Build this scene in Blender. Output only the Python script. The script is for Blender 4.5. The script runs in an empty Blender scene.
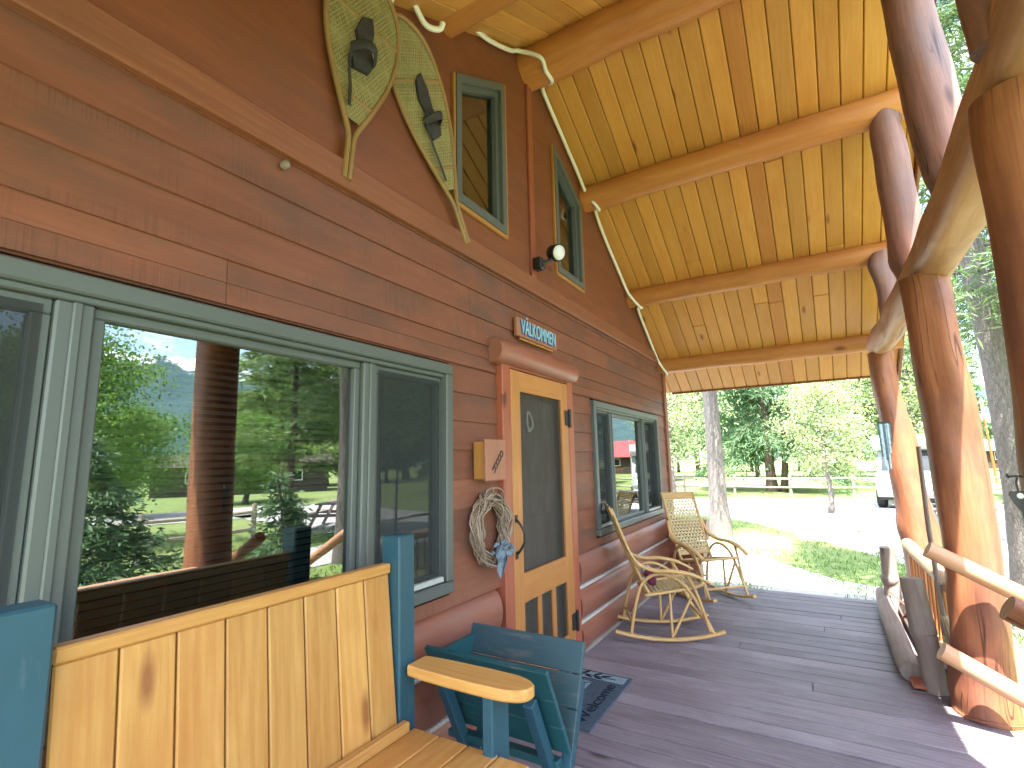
import bpy, math, random
import numpy as np
from mathutils import Vector, Matrix, noise
C = bpy.context.scene
COL = C.collection
PI = math.pi
random.seed(7)
RS = np.random.RandomState(11)

# ------------------------------------------------------------------ camera
cd = bpy.data.cameras.new('camera'); cam = bpy.data.objects.new('camera', cd); COL.objects.link(cam)
cd.sensor_width = 36.0; cd.lens = 502.187 / 1024 * 36.0; cd.clip_start = 0.05; cd.clip_end = 6000
R = [[0.85745707, -0.09661488, -0.50540373], [0.51411164, 0.12007213, 0.84927728], [-0.02136792, -0.98805276, 0.15262753]]
cam.matrix_world = Matrix(((R[0][0], -R[0][1], -R[0][2], 1.66), (R[1][0], -R[1][1], -R[1][2], 0.0), (R[2][0], -R[2][1], -R[2][2], 1.42), (0, 0, 0, 1)))
C.camera = cam
# ------------------------------------------------------------------ sky, sun, exposure
SUN_EL = math.radians(66); SUN_AZ = math.radians(20)          # azimuth measured from -Y towards +X
sv = Vector((math.sin(SUN_AZ) * math.cos(SUN_EL), -math.cos(SUN_AZ) * math.cos(SUN_EL), math.sin(SUN_EL)))
W = bpy.data.worlds.new('World'); C.world = W; W.use_nodes = True
nt = W.node_tree; nt.nodes.clear()
wo = nt.nodes.new('ShaderNodeOutputWorld'); bg = nt.nodes.new('ShaderNodeBackground'); sky = nt.nodes.new('ShaderNodeTexSky')
sky.sky_type = 'NISHITA'; sky.sun_disc = False; sky.sun_elevation = SUN_EL; sky.sun_rotation = math.atan2(sv.x, sv.y)
bg.inputs['Strength'].default_value = 0.15
tcw = nt.nodes.new('ShaderNodeTexCoord'); mpw = nt.nodes.new('ShaderNodeMapping'); mpw.inputs['Scale'].default_value = (1.0, 1.0, 2.6)
nzw = nt.nodes.new('ShaderNodeTexNoise'); nzw.inputs['Scale'].default_value = 3.2; nzw.inputs['Detail'].default_value = 8; nzw.inputs['Roughness'].default_value = .58
rmw = nt.nodes.new('ShaderNodeValToRGB'); rmw.color_ramp.elements[0].position = .47; rmw.color_ramp.elements[1].position = .64
mxw = nt.nodes.new('ShaderNodeMix'); mxw.data_type = 'RGBA'
mxw.inputs[7].default_value = (9.5, 9.8, 10.2, 1)
L = nt.links.new
L(tcw.outputs['Generated'], mpw.inputs[0]); L(mpw.outputs[0], nzw.inputs[0]); L(nzw.outputs[0], rmw.inputs[0]); L(rmw.outputs[0], mxw.inputs[0])
L(sky.outputs[0], mxw.inputs[6]); L(mxw.outputs[2], bg.inputs[0]); L(bg.outputs[0], wo.inputs[0])
sd = bpy.data.lights.new('sun', 'SUN'); sd.energy = 4.8; sd.angle = math.radians(.53); sd.color = (1, .955, .88)
sun = bpy.data.objects.new('sun', sd); COL.objects.link(sun); sun.rotation_euler = sv.to_track_quat('Z', 'Y').to_euler()
C.view_settings.view_transform = 'Standard'; C.view_settings.look = 'None'; C.view_settings.gamma = 1
C.view_settings.exposure = 3.05
C.cycles.max_bounces = 9; C.cycles.diffuse_bounces = 5; C.cycles.glossy_bounces = 5; C.cycles.transparent_max_bounces = 16
C.cycles.sample_clamp_indirect = 8

# ------------------------------------------------------------------ materials
def S(r, g, b):     # sRGB 0-255 to linear
    f = lambda c: (c / 255 / 12.92) if c <= 10.3 else ((c / 255 + .055) / 1.055) ** 2.4
    return (f(r), f(g), f(b), 1)
def lin(r, g, b): return (r, g, b, 1)
class NG:
    def __init__(s, name):
        s.m = bpy.data.materials.new(name); s.m.use_nodes = True; s.t = s.m.node_tree; s.t.nodes.clear()
        s.out = s.n('ShaderNodeOutputMaterial')
    def n(s, k, **kw):
        nd = s.t.nodes.new(k)
        for a, v in kw.items():
            if a.startswith('i_'): nd.inputs[a[2:].replace('_', ' ')].default_value = v
            else: setattr(nd, a, v)
        return nd
    def l(s, a, b): s.t.links.new(a, b)
    def mix(s, fac, a, b, blend='MIX'):
        m = s.n('ShaderNodeMix', data_type='RGBA', blend_type=blend)
        for i, v in ((0, fac), (6, a), (7, b)):
            if hasattr(v, 'links'): s.l(v, m.inputs[i])
            else: m.inputs[i].default_value = v
        return m.outputs[2]
    def math(s, op, a, b=None, clamp=False):
        m = s.n('ShaderNodeMath', operation=op, use_clamp=clamp)
        for i, v in ((0, a), (1, b)):
            if v is None: continue
            if hasattr(v, 'links'): s.l(v, m.inputs[i])
            else: m.inputs[i].default_value = v
        return m.outputs[0]
    def ramp(s, fac, p0, p1):
        r = s.n('ShaderNodeMapRange', clamp=True); s.l(fac, r.inputs[0]); r.inputs[1].default_value = p0; r.inputs[2].default_value = p1
        return r.outputs[0]
    def noise(s, vec, scale, detail=4, rough=.55, dist=0):
        t = s.n('ShaderNodeTexNoise'); t.inputs['Scale'].default_value = scale; t.inputs['Detail'].default_value = detail
        t.inputs['Roughness'].default_value = rough; t.inputs['Distortion'].default_value = dist
        if vec is not None: s.l(vec, t.inputs['Vector'])
        return t.outputs['Fac']
    def bsdf(s, col, rough, spec=.4, bump=None, bstr=.3, bdist=.01, metal=0):
        p = s.n('ShaderNodeBsdfPrincipled')
        for k, v in (('Base Color', col), ('Roughness', rough), ('Metallic', metal)):
            if hasattr(v, 'links'): s.l(v, p.inputs[k])
            else: p.inputs[k].default_value = v
        p.inputs['Specular IOR Level'].default_value = spec
        if bump is not None:
            b = s.n('ShaderNodeBump'); b.inputs['Strength'].default_value = bstr; b.inputs['Distance'].default_value = bdist
            s.l(bump, b.inputs['Height']); s.l(b.outputs[0], p.inputs['Normal'])
        s.l(p.outputs[0], s.out.inputs[0]); return p
def wood(name, c1, c2, rough=.5, knots=.5, var=.35, stain=None, stain_amt=0, grain=1.0, spec=.35, saw=0, kcol=None, crack=0):
    g = NG(name)
    at = g.n('ShaderNodeAttribute', attribute_name='gco'); rn = g.n('ShaderNodeAttribute', attribute_name='rnd')
    def scaled(v):
        m = g.n('ShaderNodeMapping'); m.inputs['Scale'].default_value = v; g.l(at.outputs['Vector'], m.inputs[0]); return m.outputs[0]
    big = g.noise(scaled((1.1, 9, 9)), 1.6, 5, .6, 1.2)
    fine = g.noise(scaled((2.5, 70, 70)), 1.5, 3, .6)
    wv = g.n('ShaderNodeTexWave', wave_type='BANDS', bands_direction='Y', wave_profile='SIN'); wv.inputs['Scale'].default_value = 9; wv.inputs['Distortion'].default_value = 7; wv.inputs['Detail'].default_value = 3; wv.inputs['Detail Scale'].default_value = 1.1
    g.l(scaled((.32, 1, .7)), wv.inputs['Vector'])
    f = g.math('ADD', g.math('MULTIPLY', g.ramp(big, .33, .67), .5), g.math('MULTIPLY', g.ramp(fine, .3, .7), .32 * grain))
    f = g.math('ADD', f, g.math('MULTIPLY', wv.outputs['Fac'], .22 * grain))
    col = g.mix(f, c1, c2)
    if stain is not None:
        st = g.noise(scaled((1.0, 2.2, 2.2)), 1.7, 5, .62)
        col = g.mix(g.math('MULTIPLY', g.ramp(st, .46, .68), stain_amt), col, stain)
    hs = g.n('ShaderNodeHueSaturation'); g.l(col, hs.inputs['Color'])
    g.l(g.math('ADD', g.math('MULTIPLY', rn.outputs['Fac'], var), 1 - var / 2), hs.inputs['Value'])
    col = hs.outputs[0]
    h = f
    if knots > 0:
        vo = g.n('ShaderNodeTexVoronoi', feature='F1'); vo.inputs['Scale'].default_value = 1.0
        g.l(scaled((2.4, 8, 4.5)), vo.inputs['Vector'])
        sp = g.n('ShaderNodeSeparateColor'); g.l(vo.outputs['Color'], sp.inputs[0])
        on = g.math('GREATER_THAN', sp.outputs[0], 1 - knots * .6)
        k = g.math('SUBTRACT', 1, g.ramp(vo.outputs['Distance'], .07, .19))
        k = g.math('MULTIPLY', k, on)
        kc = kcol or (c1[0] * .28, c1[1] * .2, c1[2] * .18, 1)
        col = g.mix(g.math('MULTIPLY', k, .8), col, kc)
    if crack:
        ck = g.noise(scaled((.45, 13, 13)), 1.2, 2, .5, .4); ck = g.math('SUBTRACT', 1, g.ramp(g.math('ABSOLUTE', g.math('SUBTRACT', ck, .5)), .004, .016))
        ck = g.math('MULTIPLY', ck, g.ramp(g.noise(scaled((.8, 3, 3)), 1.4, 2), .5, .6)); col = g.mix(g.math('MULTIPLY', ck, crack), col, (c1[0] * .2, c1[1] * .18, c1[2] * .18, 1)); h = g.math('SUBTRACT', h, g.math('MULTIPLY', ck, 1.5))
    if saw:
        sw = g.noise(scaled((160, 2, 2)), 1, 1); big2 = g.ramp(g.noise(scaled((1.3, 3, 3)), 1.3, 2), .5, .62)
        h = g.math('ADD', h, g.math('MULTIPLY', g.math('MULTIPLY', sw, big2), 3 * saw))
        col = g.mix(g.math('MULTIPLY', g.math('MULTIPLY', g.ramp(sw, .52, .62), big2), .5 * saw), col, (c1[0] * .35, c1[1] * .33, c1[2] * .33, 1))
    rr = g.math('ADD', g.math('MULTIPLY', fine, .2), rough - .1)
    g.bsdf(col, rr, spec, h, .25, .004)
    return g.m
def paint(name, col, worn=None, amt=.15, rough=.5, var=.12, spec=.4):
    g = NG(name); at = g.n('ShaderNodeAttribute', attribute_name='gco'); rn = g.n('ShaderNodeAttribute', attribute_name='rnd')
    m = g.n('ShaderNodeMapping'); m.inputs['Scale'].default_value = (4, 26, 26); g.l(at.outputs['Vector'], m.inputs[0])
    n1 = g.noise(m.outputs[0], 1.5, 6, .65); n2 = g.noise(at.outputs['Vector'], 3.5, 5, .6)
    c = g.mix(g.math('MULTIPLY', g.ramp(n2, .3, .75), .45), col, (col[0] * .6, col[1] * .65, col[2] * .7, 1))
    if worn is not None: c = g.mix(g.math('MULTIPLY', g.ramp(g.math('ADD', g.math('MULTIPLY', n1, .6), g.math('MULTIPLY', n2, .4)), .56, .68), amt), c, worn)
    hs = g.n('ShaderNodeHueSaturation'); g.l(c, hs.inputs['Color']); g.l(g.math('ADD', g.math('MULTIPLY', rn.outputs['Fac'], var), 1 - var / 2), hs.inputs['Value'])
    g.bsdf(hs.outputs[0], g.math('ADD', g.math('MULTIPLY', n1, .25), rough - .12), spec, n1, .15, .003); return g.m
def plain(name, col, rough=.5, spec=.4, metal=0, nz=0, scale=30):
    g = NG(name)
    if nz:
        tc = g.n('ShaderNodeTexCoord'); n = g.noise(tc.outputs['Object'], scale, 5, .6)
        c = g.mix(g.ramp(n, .3, .7), (col[0] * (1 - nz), col[1] * (1 - nz), col[2] * (1 - nz), 1), (min(1, col[0] * (1 + nz)), min(1, col[1] * (1 + nz)), min(1, col[2] * (1 + nz)), 1))
        g.bsdf(c, rough, spec, n, .2, .003, metal)
    else: g.bsdf(col, rough, spec, metal=metal)
    return g.m
def leafmat(name, c1, c2, trans=.35):
    g = NG(name); rn = g.n('ShaderNodeAttribute', attribute_name='rnd')
    c = g.mix(rn.outputs['Fac'], c1, c2)
    d = g.n('ShaderNodeBsdfPrincipled'); g.l(c, d.inputs['Base Color']); d.inputs['Roughness'].default_value = .55; d.inputs['Specular IOR Level'].default_value = .25
    t = g.n('ShaderNodeBsdfTranslucent'); g.l(g.mix(1, c, (1.25, 1.3, .6, 1), 'MULTIPLY'), t.inputs[0])
    m = g.n('ShaderNodeMixShader'); m.inputs[0].default_value = trans; g.l(d.outputs[0], m.inputs[1]); g.l(t.outputs[0], m.inputs[2]); g.l(m.outputs[0], g.out.inputs[0]); return g.m
def barkmat(name, c1, c2):
    g = NG(name); tc = g.n('ShaderNodeTexCoord'); m = g.n('ShaderNodeMapping'); m.inputs['Scale'].default_value = (16, 16, 5); g.l(tc.outputs['Object'], m.inputs[0])
    v = g.n('ShaderNodeTexVoronoi', feature='DISTANCE_TO_EDGE'); v.inputs['Scale'].default_value = 2.6; g.l(m.outputs[0], v.inputs['Vector'])
    n = g.noise(m.outputs[0], 2.5, 6, .65)
    f = g.math('ADD', g.math('MULTIPLY', g.ramp(v.outputs['Distance'], 0, .2), .2), g.math('MULTIPLY', n, .95))
    g.bsdf(g.mix(g.ramp(f, .2, .85), c1, c2), .9, .15, f, .7, .03); return g.m
def glassmat(name, tint=(.55, .62, .6, 1), ior=1.9, wav=.0):
    g = NG(name); fr = g.n('ShaderNodeFresnel'); fr.inputs[0].default_value = ior
    tr = g.n('ShaderNodeBsdfTransparent'); tr.inputs[0].default_value = tint
    gl = g.n('ShaderNodeBsdfGlossy'); gl.inputs['Roughness'].default_value = 0.0; gl.inputs[0].default_value = (.95, 1, .98, 1)
    tc = g.n('ShaderNodeTexCoord'); n = g.noise(tc.outputs['Object'], 2.2, 1)
    b = g.n('ShaderNodeBump'); b.inputs['Strength'].default_value = wav; b.inputs['Distance'].default_value = .01; g.l(n, b.inputs['Height']); g.l(b.outputs[0], gl.inputs['Normal'])
    m = g.n('ShaderNodeMixShader'); g.l(fr.outputs[0], m.inputs[0]); g.l(tr.outputs[0], m.inputs[1]); g.l(gl.outputs[0], m.inputs[2]); g.l(m.outputs[0], g.out.inputs[0]); return g.m
def meshscreen(name, col, op=.55):
    g = NG(name); tr = g.n('ShaderNodeBsdfTransparent'); d = g.n('ShaderNodeBsdfDiffuse'); d.inputs[0].default_value = col
    m = g.n('ShaderNodeMixShader'); m.inputs[0].default_value = op; g.l(tr.outputs[0], m.inputs[1]); g.l(d.outputs[0], m.inputs[2]); g.l(m.outputs[0], g.out.inputs[0]); return g.m

M = {}
M['siding'] = wood('stained_siding', lin(.16, .055, .031), lin(.235, .086, .05), .52, .35, .26, lin(.11, .058, .042), .85, .8, .35, .55)
M['gable'] = wood('stained_gable', lin(.165, .05, .021), lin(.23, .076, .033), .5, .3, .18, lin(.14, .055, .03), .6, .6, .35)
M['walllog'] = wood('stained_log', lin(.23, .075, .045), lin(.3, .11, .07), .4, .2, .15, lin(.2, .12, .1), .55, .8, .45)
M['trim'] = wood('trim_board', lin(.185, .062, .028), lin(.255, .092, .042), .5, .3, .2, lin(.17, .07, .04), .5)
M['redtrim'] = wood('red_trim', lin(.27, .07, .035), lin(.33, .1, .055), .4, .2, .2)
M['ceil'] = wood('pine_ceiling', lin(.5, .23, .045), lin(.6, .295, .08), .42, .5, .26, lin(.47, .17, .03), .45, .7, .4)
M['purlin'] = wood('purlin_log', lin(.4, .145, .033), lin(.5, .21, .055), .45, .4, .1, lin(.33, .105, .03), .5, .9, .4)
M['post'] = wood('varnished_post', lin(.21, .072, .032), lin(.33, .128, .062), .5, .9, .1, lin(.14, .055, .04), .85, 1.3, .32, crack=.8)
M['strut'] = wood('weathered_strut', lin(.14, .064, .045), lin(.27, .135, .1), .55, .7, .1, lin(.13, .088, .088), .85, 1.2, .35, crack=.8)
M['tie'] = wood('weathered_tie', lin(.32, .15, .075), lin(.45, .24, .14), .5, .5, .1, lin(.18, .08, .045), .7, 1.2, .35, crack=.8)
M['deck'] = wood('worn_deck', lin(.108, .09, .106), lin(.2, .17, .196), .5, .15, .36, lin(.26, .235, .265), .7, 1.3, .35)
M['pine'] = wood('clear_pine', lin(.37, .165, .038), lin(.54, .305, .092), .42, .9, .22, lin(.38, .14, .03), .5, 1, .45, kcol=lin(.2, .06, .02))
M['door'] = wood('door_pine', lin(.34, .135, .035), lin(.45, .2, .06), .42, .3, .18, lin(.33, .14, .05), .4)
M['greywood'] = wood('grey_weathered', lin(.2, .16, .14), lin(.31, .26, .23), .7, .2, .15, lin(.16, .11, .09), .5, 1.2, .2)
M['rail'] = wood('peeled_rail', lin(.35, .165, .085), lin(.47, .265, .155), .45, .7, .1, lin(.4, .2, .1), .4)
M['baluster'] = wood('peeled_baluster', lin(.38, .14, .04), lin(.48, .2, .07), .45, .2, .2)
M['rattan'] = wood('bentwood', lin(.42, .25, .09), lin(.55, .36, .15), .4, .1, .1)
M['web'] = wood('rawhide_lacing', lin(.42, .33, .15), lin(.55, .45, .24), .55, 0, .2)
M['oldweb'] = wood('aged_lacing', lin(.2, .175, .07), lin(.3, .265, .115), .6, 0, .3)
M['oldframe'] = wood('aged_ash', lin(.2, .12, .045), lin(.31, .195, .075), .5, 0, .1)
M['vine'] = wood('grapevine', lin(.2, .14, .1), lin(.34, .26, .19), .7, 0, .4)
M['teal'] = paint('blue_teal_paint', lin(.022, .076, .105), lin(.1, .15, .17), .5, .45)
M['teal2'] = paint('green_teal_paint', lin(.016, .078, .09), lin(.13, .16, .16), .6, .45)
M['tealworn'] = paint('worn_teal_paint', lin(.04, .082, .095), lin(.115, .115, .11), .9, .55)
M['frame'] = plain('sage_window_frame', lin(.09, .104, .098), .4, .45)
M['framelight'] = plain('pale_sash', lin(.42, .44, .42), .4, .4)
M['glass'] = glassmat('window_glass', (.42, .48, .47, 1), 2.8, .02)
M['screen'] = meshscreen('insect_screen', lin(.042, .047, .048), .68)
M['doorscreen'] = meshscreen('door_screen', lin(.062, .058, .05), .6)
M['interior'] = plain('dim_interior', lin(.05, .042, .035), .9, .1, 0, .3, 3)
M['blind'] = plain('blind_slat', lin(.45, .46, .46), .6)
M['litlogtop'] = plain('lit_log_top', lin(.5, .47, .43), .9, .1, 0, .2, 40)
M['black'] = plain('black_iron', lin(.012, .012, .013), .45, .5)
M['leather'] = plain('black_leather', lin(.035, .034, .034), .6, .3, 0, .4, 20)
M['white'] = plain('white_plastic', lin(.7, .7, .68), .35, .5)
M['ropelight'] = plain('rope_light_tube', lin(.75, .72, .62), .35, .5)
M['metalroof'] = plain('roof_metal', lin(.06, .09, .07), .4, .5, .3)
M['boxwood'] = wood('box_wood', lin(.27, .11, .065), lin(.34, .15, .09), .5, .3, .2)
M['yellowwood'] = wood('box_side', lin(.34, .15, .035), lin(.42, .2, .05), .5, .3, .2)
M['inkdark'] = plain('dark_ink', lin(.03, .035, .04), .6)
M['blue'] = plain('letter_blue', lin(.02, .1, .3), .5)
M['paleblue'] = plain('letter_pale', lin(.26, .48, .56), .5)
M['strip'] = plain('faded_strip', lin(.3, .38, .42), .6, .3, 0, .3, 30)
M['stripdark'] = plain('faded_dark_strip', lin(.06, .1, .13), .6, .3, 0, .3, 30)
M['ribbon'] = plain('blue_ribbon', lin(.16, .21, .26), .7, .2, 0, .4, 60)
M['matdark'] = plain('mat_slate', lin(.058, .085, .115), .95, .1, 0, .3, 60)
M['matpale'] = plain('mat_pale', lin(.2, .28, .32), .95, .1, 0, .2, 60)
M['matink'] = plain('mat_ink', lin(.015, .022, .04), .95, .1)
M['straw'] = wood('broom_straw', lin(.5, .4, .22), lin(.66, .55, .34), .7, 0, .5)
M['cushion'] = plain('maroon_cloth', lin(.12, .03, .05), .9, .1, 0, .4, 25)
M['cushion2'] = plain('pale_blue_cloth', lin(.35, .45, .6), .9, .1, 0, .3, 40)
M['bark'] = barkmat('grey_bark', lin(.085, .073, .066), lin(.2, .175, .16))
M['bark2'] = barkmat('brown_bark', lin(.05, .035, .028), lin(.17, .12, .095))
M['spruce'] = leafmat('spruce_needles', lin(.05, .1, .055), lin(.125, .205, .1), .25)
M['larch'] = leafmat('larch_needles', lin(.05, .11, .055), lin(.13, .22, .11), .35)
M['pineN'] = leafmat('pine_needles', lin(.06, .105, .05), lin(.14, .2, .09), .3)
M['pineB'] = leafmat('bright_pine', lin(.085, .14, .055), lin(.2, .28, .11), .35)
M['ceilred'] = wood('reddish_ceiling_board', lin(.42, .165, .04), lin(.5, .215, .06), .45, .4, .1, lin(.38, .14, .035), .4)
M['leaf'] = leafmat('broad_leaves', lin(.075, .15, .035), lin(.19, .31, .08), .42)
M['leafpale'] = leafmat('pale_leaves', lin(.17, .225, .115), lin(.38, .435, .27), .4)
M['fence'] = wood('fence_rail', lin(.25, .2, .16), lin(.4, .34, .29), .8, .1, .3)
M['van'] = plain('van_white', lin(.36, .37, .34), .3, .5)
M['vangrey'] = plain('van_grey', lin(.28, .31, .27), .35, .5)
M['carglass'] = plain('car_glass', lin(.01, .014, .016), .05, .6)
M['tyre'] = plain('tyre_rubber', lin(.015, .015, .015), .85)
M['chrome'] = plain('chrome', lin(.6, .6, .6), .2, .5, 1)
M['brownlog'] = wood('brown_log_wall', lin(.07, .035, .022), lin(.11, .06, .04), .7, .1, .3)
M['darkwall'] = wood('dark_shed_wall', lin(.05, .035, .03), lin(.08, .06, .05), .7, .1, .3)
M['redroof'] = plain('red_roof', lin(.42, .035, .04), .4, .5)
M['greyroof'] = plain('grey_roof', lin(.4, .41, .42), .4, .5)
M['blueroof'] = plain('blue_roof', lin(.08, .16, .26), .4, .5)
M['carblue'] = plain('car_blue', lin(.03, .07, .14), .3, .6)
M['orangepole'] = plain('orange_paint', lin(.5, .12, .04), .5)

# ------------------------------------------------------------------ mesh builder
class MB:
    def __init__(s): s.v = []; s.f = []; s.g = []; s.r = []; s.sm = []; s.mi = []
    def add(s, vs, fs, gco=None, rnd=None, smooth=False, mi=0):
        o = len(s.v); off = Vector((random.uniform(0, 40), random.uniform(0, 40), random.uniform(0, 40)))
        if rnd is None: rnd = random.random()
        for i, p in enumerate(vs):
            s.v.append(tuple(p)); q = gco[i] if gco else p
            s.g.append((q[0] + off.x, q[1] + off.y, q[2] + off.z)); s.r.append(rnd)
        for f in fs: s.f.append(tuple(i + o for i in f)); s.sm.append(smooth); s.mi.append(mi)
        return s
    def hexa(s, p, along=0, **k):   # 8 corners: index = x + 2y + 4z
        fs = [(0, 2, 3, 1), (4, 5, 7, 6), (0, 1, 5, 4), (2, 6, 7, 3), (0, 4, 6, 2), (1, 3, 7, 5)]
        order = {0: (0, 1, 2), 1: (1, 0, 2), 2: (2, 0, 1)}[along]
        return s.add(p, fs, [(q[order[0]], q[order[1]], q[order[2]]) for q in p], **k)
    def box(s, a, b, along=None, bev=0, **k):
        a, b = [min(x, y) for x, y in zip(a, b)], [max(x, y) for x, y in zip(a, b)]
        d = [b[i] - a[i] for i in range(3)]
        if along is None: along = d.index(max(d))
        if bev <= 0: return s.hexa([(b[0] if i & 1 else a[0], b[1] if i & 2 else a[1], b[2] if i & 4 else a[2]) for i in range(8)], along, **k)
        return s.obox(Matrix.Translation([(a[i] + b[i]) / 2 for i in range(3)]), d, along, bev, **k)
    def obox(s, mat, d, along=None, bev=.004, **k):   # bevelled oriented box
        if along is None: along = list(d).index(max(d))
        h = [x / 2 for x in d]; bev = min(bev, min(h) * .6)
        vs = []; idx = {}
        for sx in (-1, 1):
            for sy in (-1, 1):
                for sz in (-1, 1):
                    c = (sx * h[0], sy * h[1], sz * h[2])
                    for ax in range(3):
                        q = [c[i] - (0 if i == ax else (sx, sy, sz)[i] * bev) for i in range(3)]
                        idx[(sx, sy, sz, ax)] = len(vs); vs.append(Vector(q))
        fs = []
        for ax in range(3):
            o1, o2 = (ax + 1) % 3, (ax + 2) % 3
            for sg in (-1, 1):
                lp = []
                for (p, q) in ((-1, -1), (1, -1), (1, 1), (-1, 1)):
                    t = [0, 0, 0]; t[ax] = sg; t[o1] = p; t[o2] = q; lp.append(idx[(*t, ax)])
                fs.append(lp if sg > 0 else lp[::-1])
        for ax in range(3):          # edge along ax
            o1, o2 = (ax + 1) % 3, (ax + 2) % 3
            for p in (-1, 1):
                for q in (-1, 1):
                    t = [0, 0, 0]; t[o1] = p; t[o2] = q
                    a = list(t); a[ax] = -1; b = list(t); b[ax] = 1
                    quad = [idx[(*a, o1)], idx[(*b, o1)], idx[(*b, o2)], idx[(*a, o2)]]
                    fs.append(quad if p * q < 0 else quad[::-1])
        for sx in (-1, 1):
            for sy in (-1, 1):
                for sz in (-1, 1):
                    t = [idx[(sx, sy, sz, i)] for i in range(3)]; fs.append(t if sx * sy * sz > 0 else t[::-1])
        order = {0: (0, 1, 2), 1: (1, 0, 2), 2: (2, 0, 1)}[along]
        return s.add([mat @ q for q in vs], fs, [(q[order[0]], q[order[1]], q[order[2]]) for q in vs], **k)
    def bar(s, p, q, w, t, up=(0, 0, 1), bev=.003, **k):   # plank from p to q: w along 'side', t along 'up'
        p, q = Vector(p), Vector(q); x = (q - p); ln = x.length; x.normalize(); up = Vector(up)
        y = up.cross(x).normalized(); z = x.cross(y)
        m = Matrix.Translation((p + q) / 2) @ Matrix(((x.x, y.x, z.x, 0), (x.y, y.y, z.y, 0), (x.z, y.z, z.z, 0), (0, 0, 0, 1)))
        return s.obox(m, (ln, w, t), 0, bev, **k)
    def tube(s, pts, rad, n=10, bump=0, bsc=3, closed=False, caps=True, flat=1.0, flatup=None, smooth=True, mi=0, rnd=None, seed=0):
        pts = [Vector(p) for p in pts]; m = len(pts)
        if not hasattr(rad, '__len__'): rad = [rad] * m
        tans = []
        for i in range(m):
            a = pts[(i - 1) % m] if (closed or i > 0) else pts[i]; b = pts[(i + 1) % m] if (closed or i < m - 1) else pts[i]
            t = (b - a); tans.append(t.normalized() if t.length > 1e-9 else Vector((0, 0, 1)))
        ref = Vector(flatup) if flatup else (Vector((0, 0, 1)) if abs(tans[0].z) < .9 else Vector((1, 0, 0)))
        vs = []; gs = []; al = 0; u = None
        for i in range(m):
            if i: al += (pts[i] - pts[i - 1]).length
            t = tans[i]
            if flatup: u = (ref - t * ref.dot(t)).normalized()
            else:
                u = (ref - t * ref.dot(t)).normalized() if u is None else (u - t * u.dot(t)).normalized()
            w = t.cross(u)
            for j in range(n):
                a = 2 * PI * j / n; r = rad[i]
                if bump: r *= 1 + bump * noise.noise(Vector((al * bsc, math.cos(a) * 1.3 + seed, math.sin(a) * 1.3)))
                c, d = math.cos(a) * r, math.sin(a) * r * flat
                vs.append(pts[i] + w * c + u * d); gs.append((al, c, d))
        fs = []
        for i in range(m if closed else m - 1):
            i2 = (i + 1) % m
            for j in range(n):
                j2 = (j + 1) % n; fs.append((i * n + j, i * n + j2, i2 * n + j2, i2 * n + j))
        s.add(vs, fs, gs, smooth=smooth, mi=mi, rnd=rnd)
        if caps and not closed:
            rr = s.r[-1]
            s.add(vs[:n], [tuple(range(n))[::-1]], [(g[0], g[1], g[2]) for g in gs[:n]], rnd=rr, mi=mi)
            s.add(vs[-n:], [tuple(range(n))], [(g[0], g[1], g[2]) for g in gs[-n:]], rnd=rr, mi=mi)
        return s
    def prism(s, poly, ax, a, b, along=1, **k):   # poly in the two other axes
        o = [i for i in range(3) if i != ax]; n = len(poly); vs = []
        for h in (a, b):
            for p in poly:
                q = [0, 0, 0]; q[ax] = h; q[o[0]] = p[0]; q[o[1]] = p[1]; vs.append(tuple(q))
        ar = sum(poly[i][0] * poly[(i + 1) % n][1] - poly[(i + 1) % n][0] * poly[i][1] for i in range(n))
        flip = (ar > 0) == (ax != 1)      # outward orientation
        f0 = tuple(range(n)); f1 = tuple(range(n, 2 * n))
        fs = [f0[::-1], f1] if flip else [f0, f1[::-1]]
        for i in range(n):
            j = (i + 1) % n; q = (i, j, n + j, n + i); fs.append(q if flip else q[::-1])
        od = {0: (0, 1, 2), 1: (1, 0, 2), 2: (2, 0, 1)}[along]
        return s.add(vs, fs, [(v[od[0]], v[od[1]], v[od[2]]) for v in vs], **k)
    def build(s, name, mats, parent=None, **props):
        me = bpy.data.meshes.new(name); me.from_pydata(s.v, [], s.f); 
        if not isinstance(mats, (list, tuple)): mats = [mats]
        for m in mats: me.materials.append(m)
        me.polygons.foreach_set('use_smooth', s.sm); me.polygons.foreach_set('material_index', s.mi)
        a = me.attributes.new('gco', 'FLOAT_VECTOR', 'POINT'); a.data.foreach_set('vector', np.array(s.g, dtype=np.float32).ravel())
        a = me.attributes.new('rnd', 'FLOAT', 'POINT'); a.data.foreach_set('value', np.array(s.r, dtype=np.float32))
        me.update()
        o = bpy.data.objects.new(name, me); COL.objects.link(o)
        if parent is not None: o.parent = parent
        for k, v in props.items(): o[k] = v
        return o
def thing(name, label, cat, loc=(0, 0, 0), rz=0, group=None):
    o = bpy.data.objects.new(name, None); COL.objects.link(o); o.location = loc; o.rotation_euler = (0, 0, rz); o.empty_display_size = .1
    o['label'] = label; o['category'] = cat
    if group: o['group'] = group
    return o
def tag(o, label=None, cat=None, group=None, kind=None):
    for k, v in (('label', label), ('category', cat), ('group', group), ('kind', kind)):
        if v: o[k] = v
    return o
def kids(o): return [c for c in bpy.data.objects if c.parent == o]
def dup(root, loc, rz=None, label=None, scale=None):
    def cp(o, par):
        c = o.copy(); COL.objects.link(c); c.parent = par
        for ch in kids(o): cp(ch, c)
        return c
    r = cp(root, None); r.location = loc
    if rz is not None: r.rotation_euler = (0, 0, rz)
    if label: r['label'] = label
    if scale: r.scale = scale if hasattr(scale, '__len__') else (scale,) * 3
    return r
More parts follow.
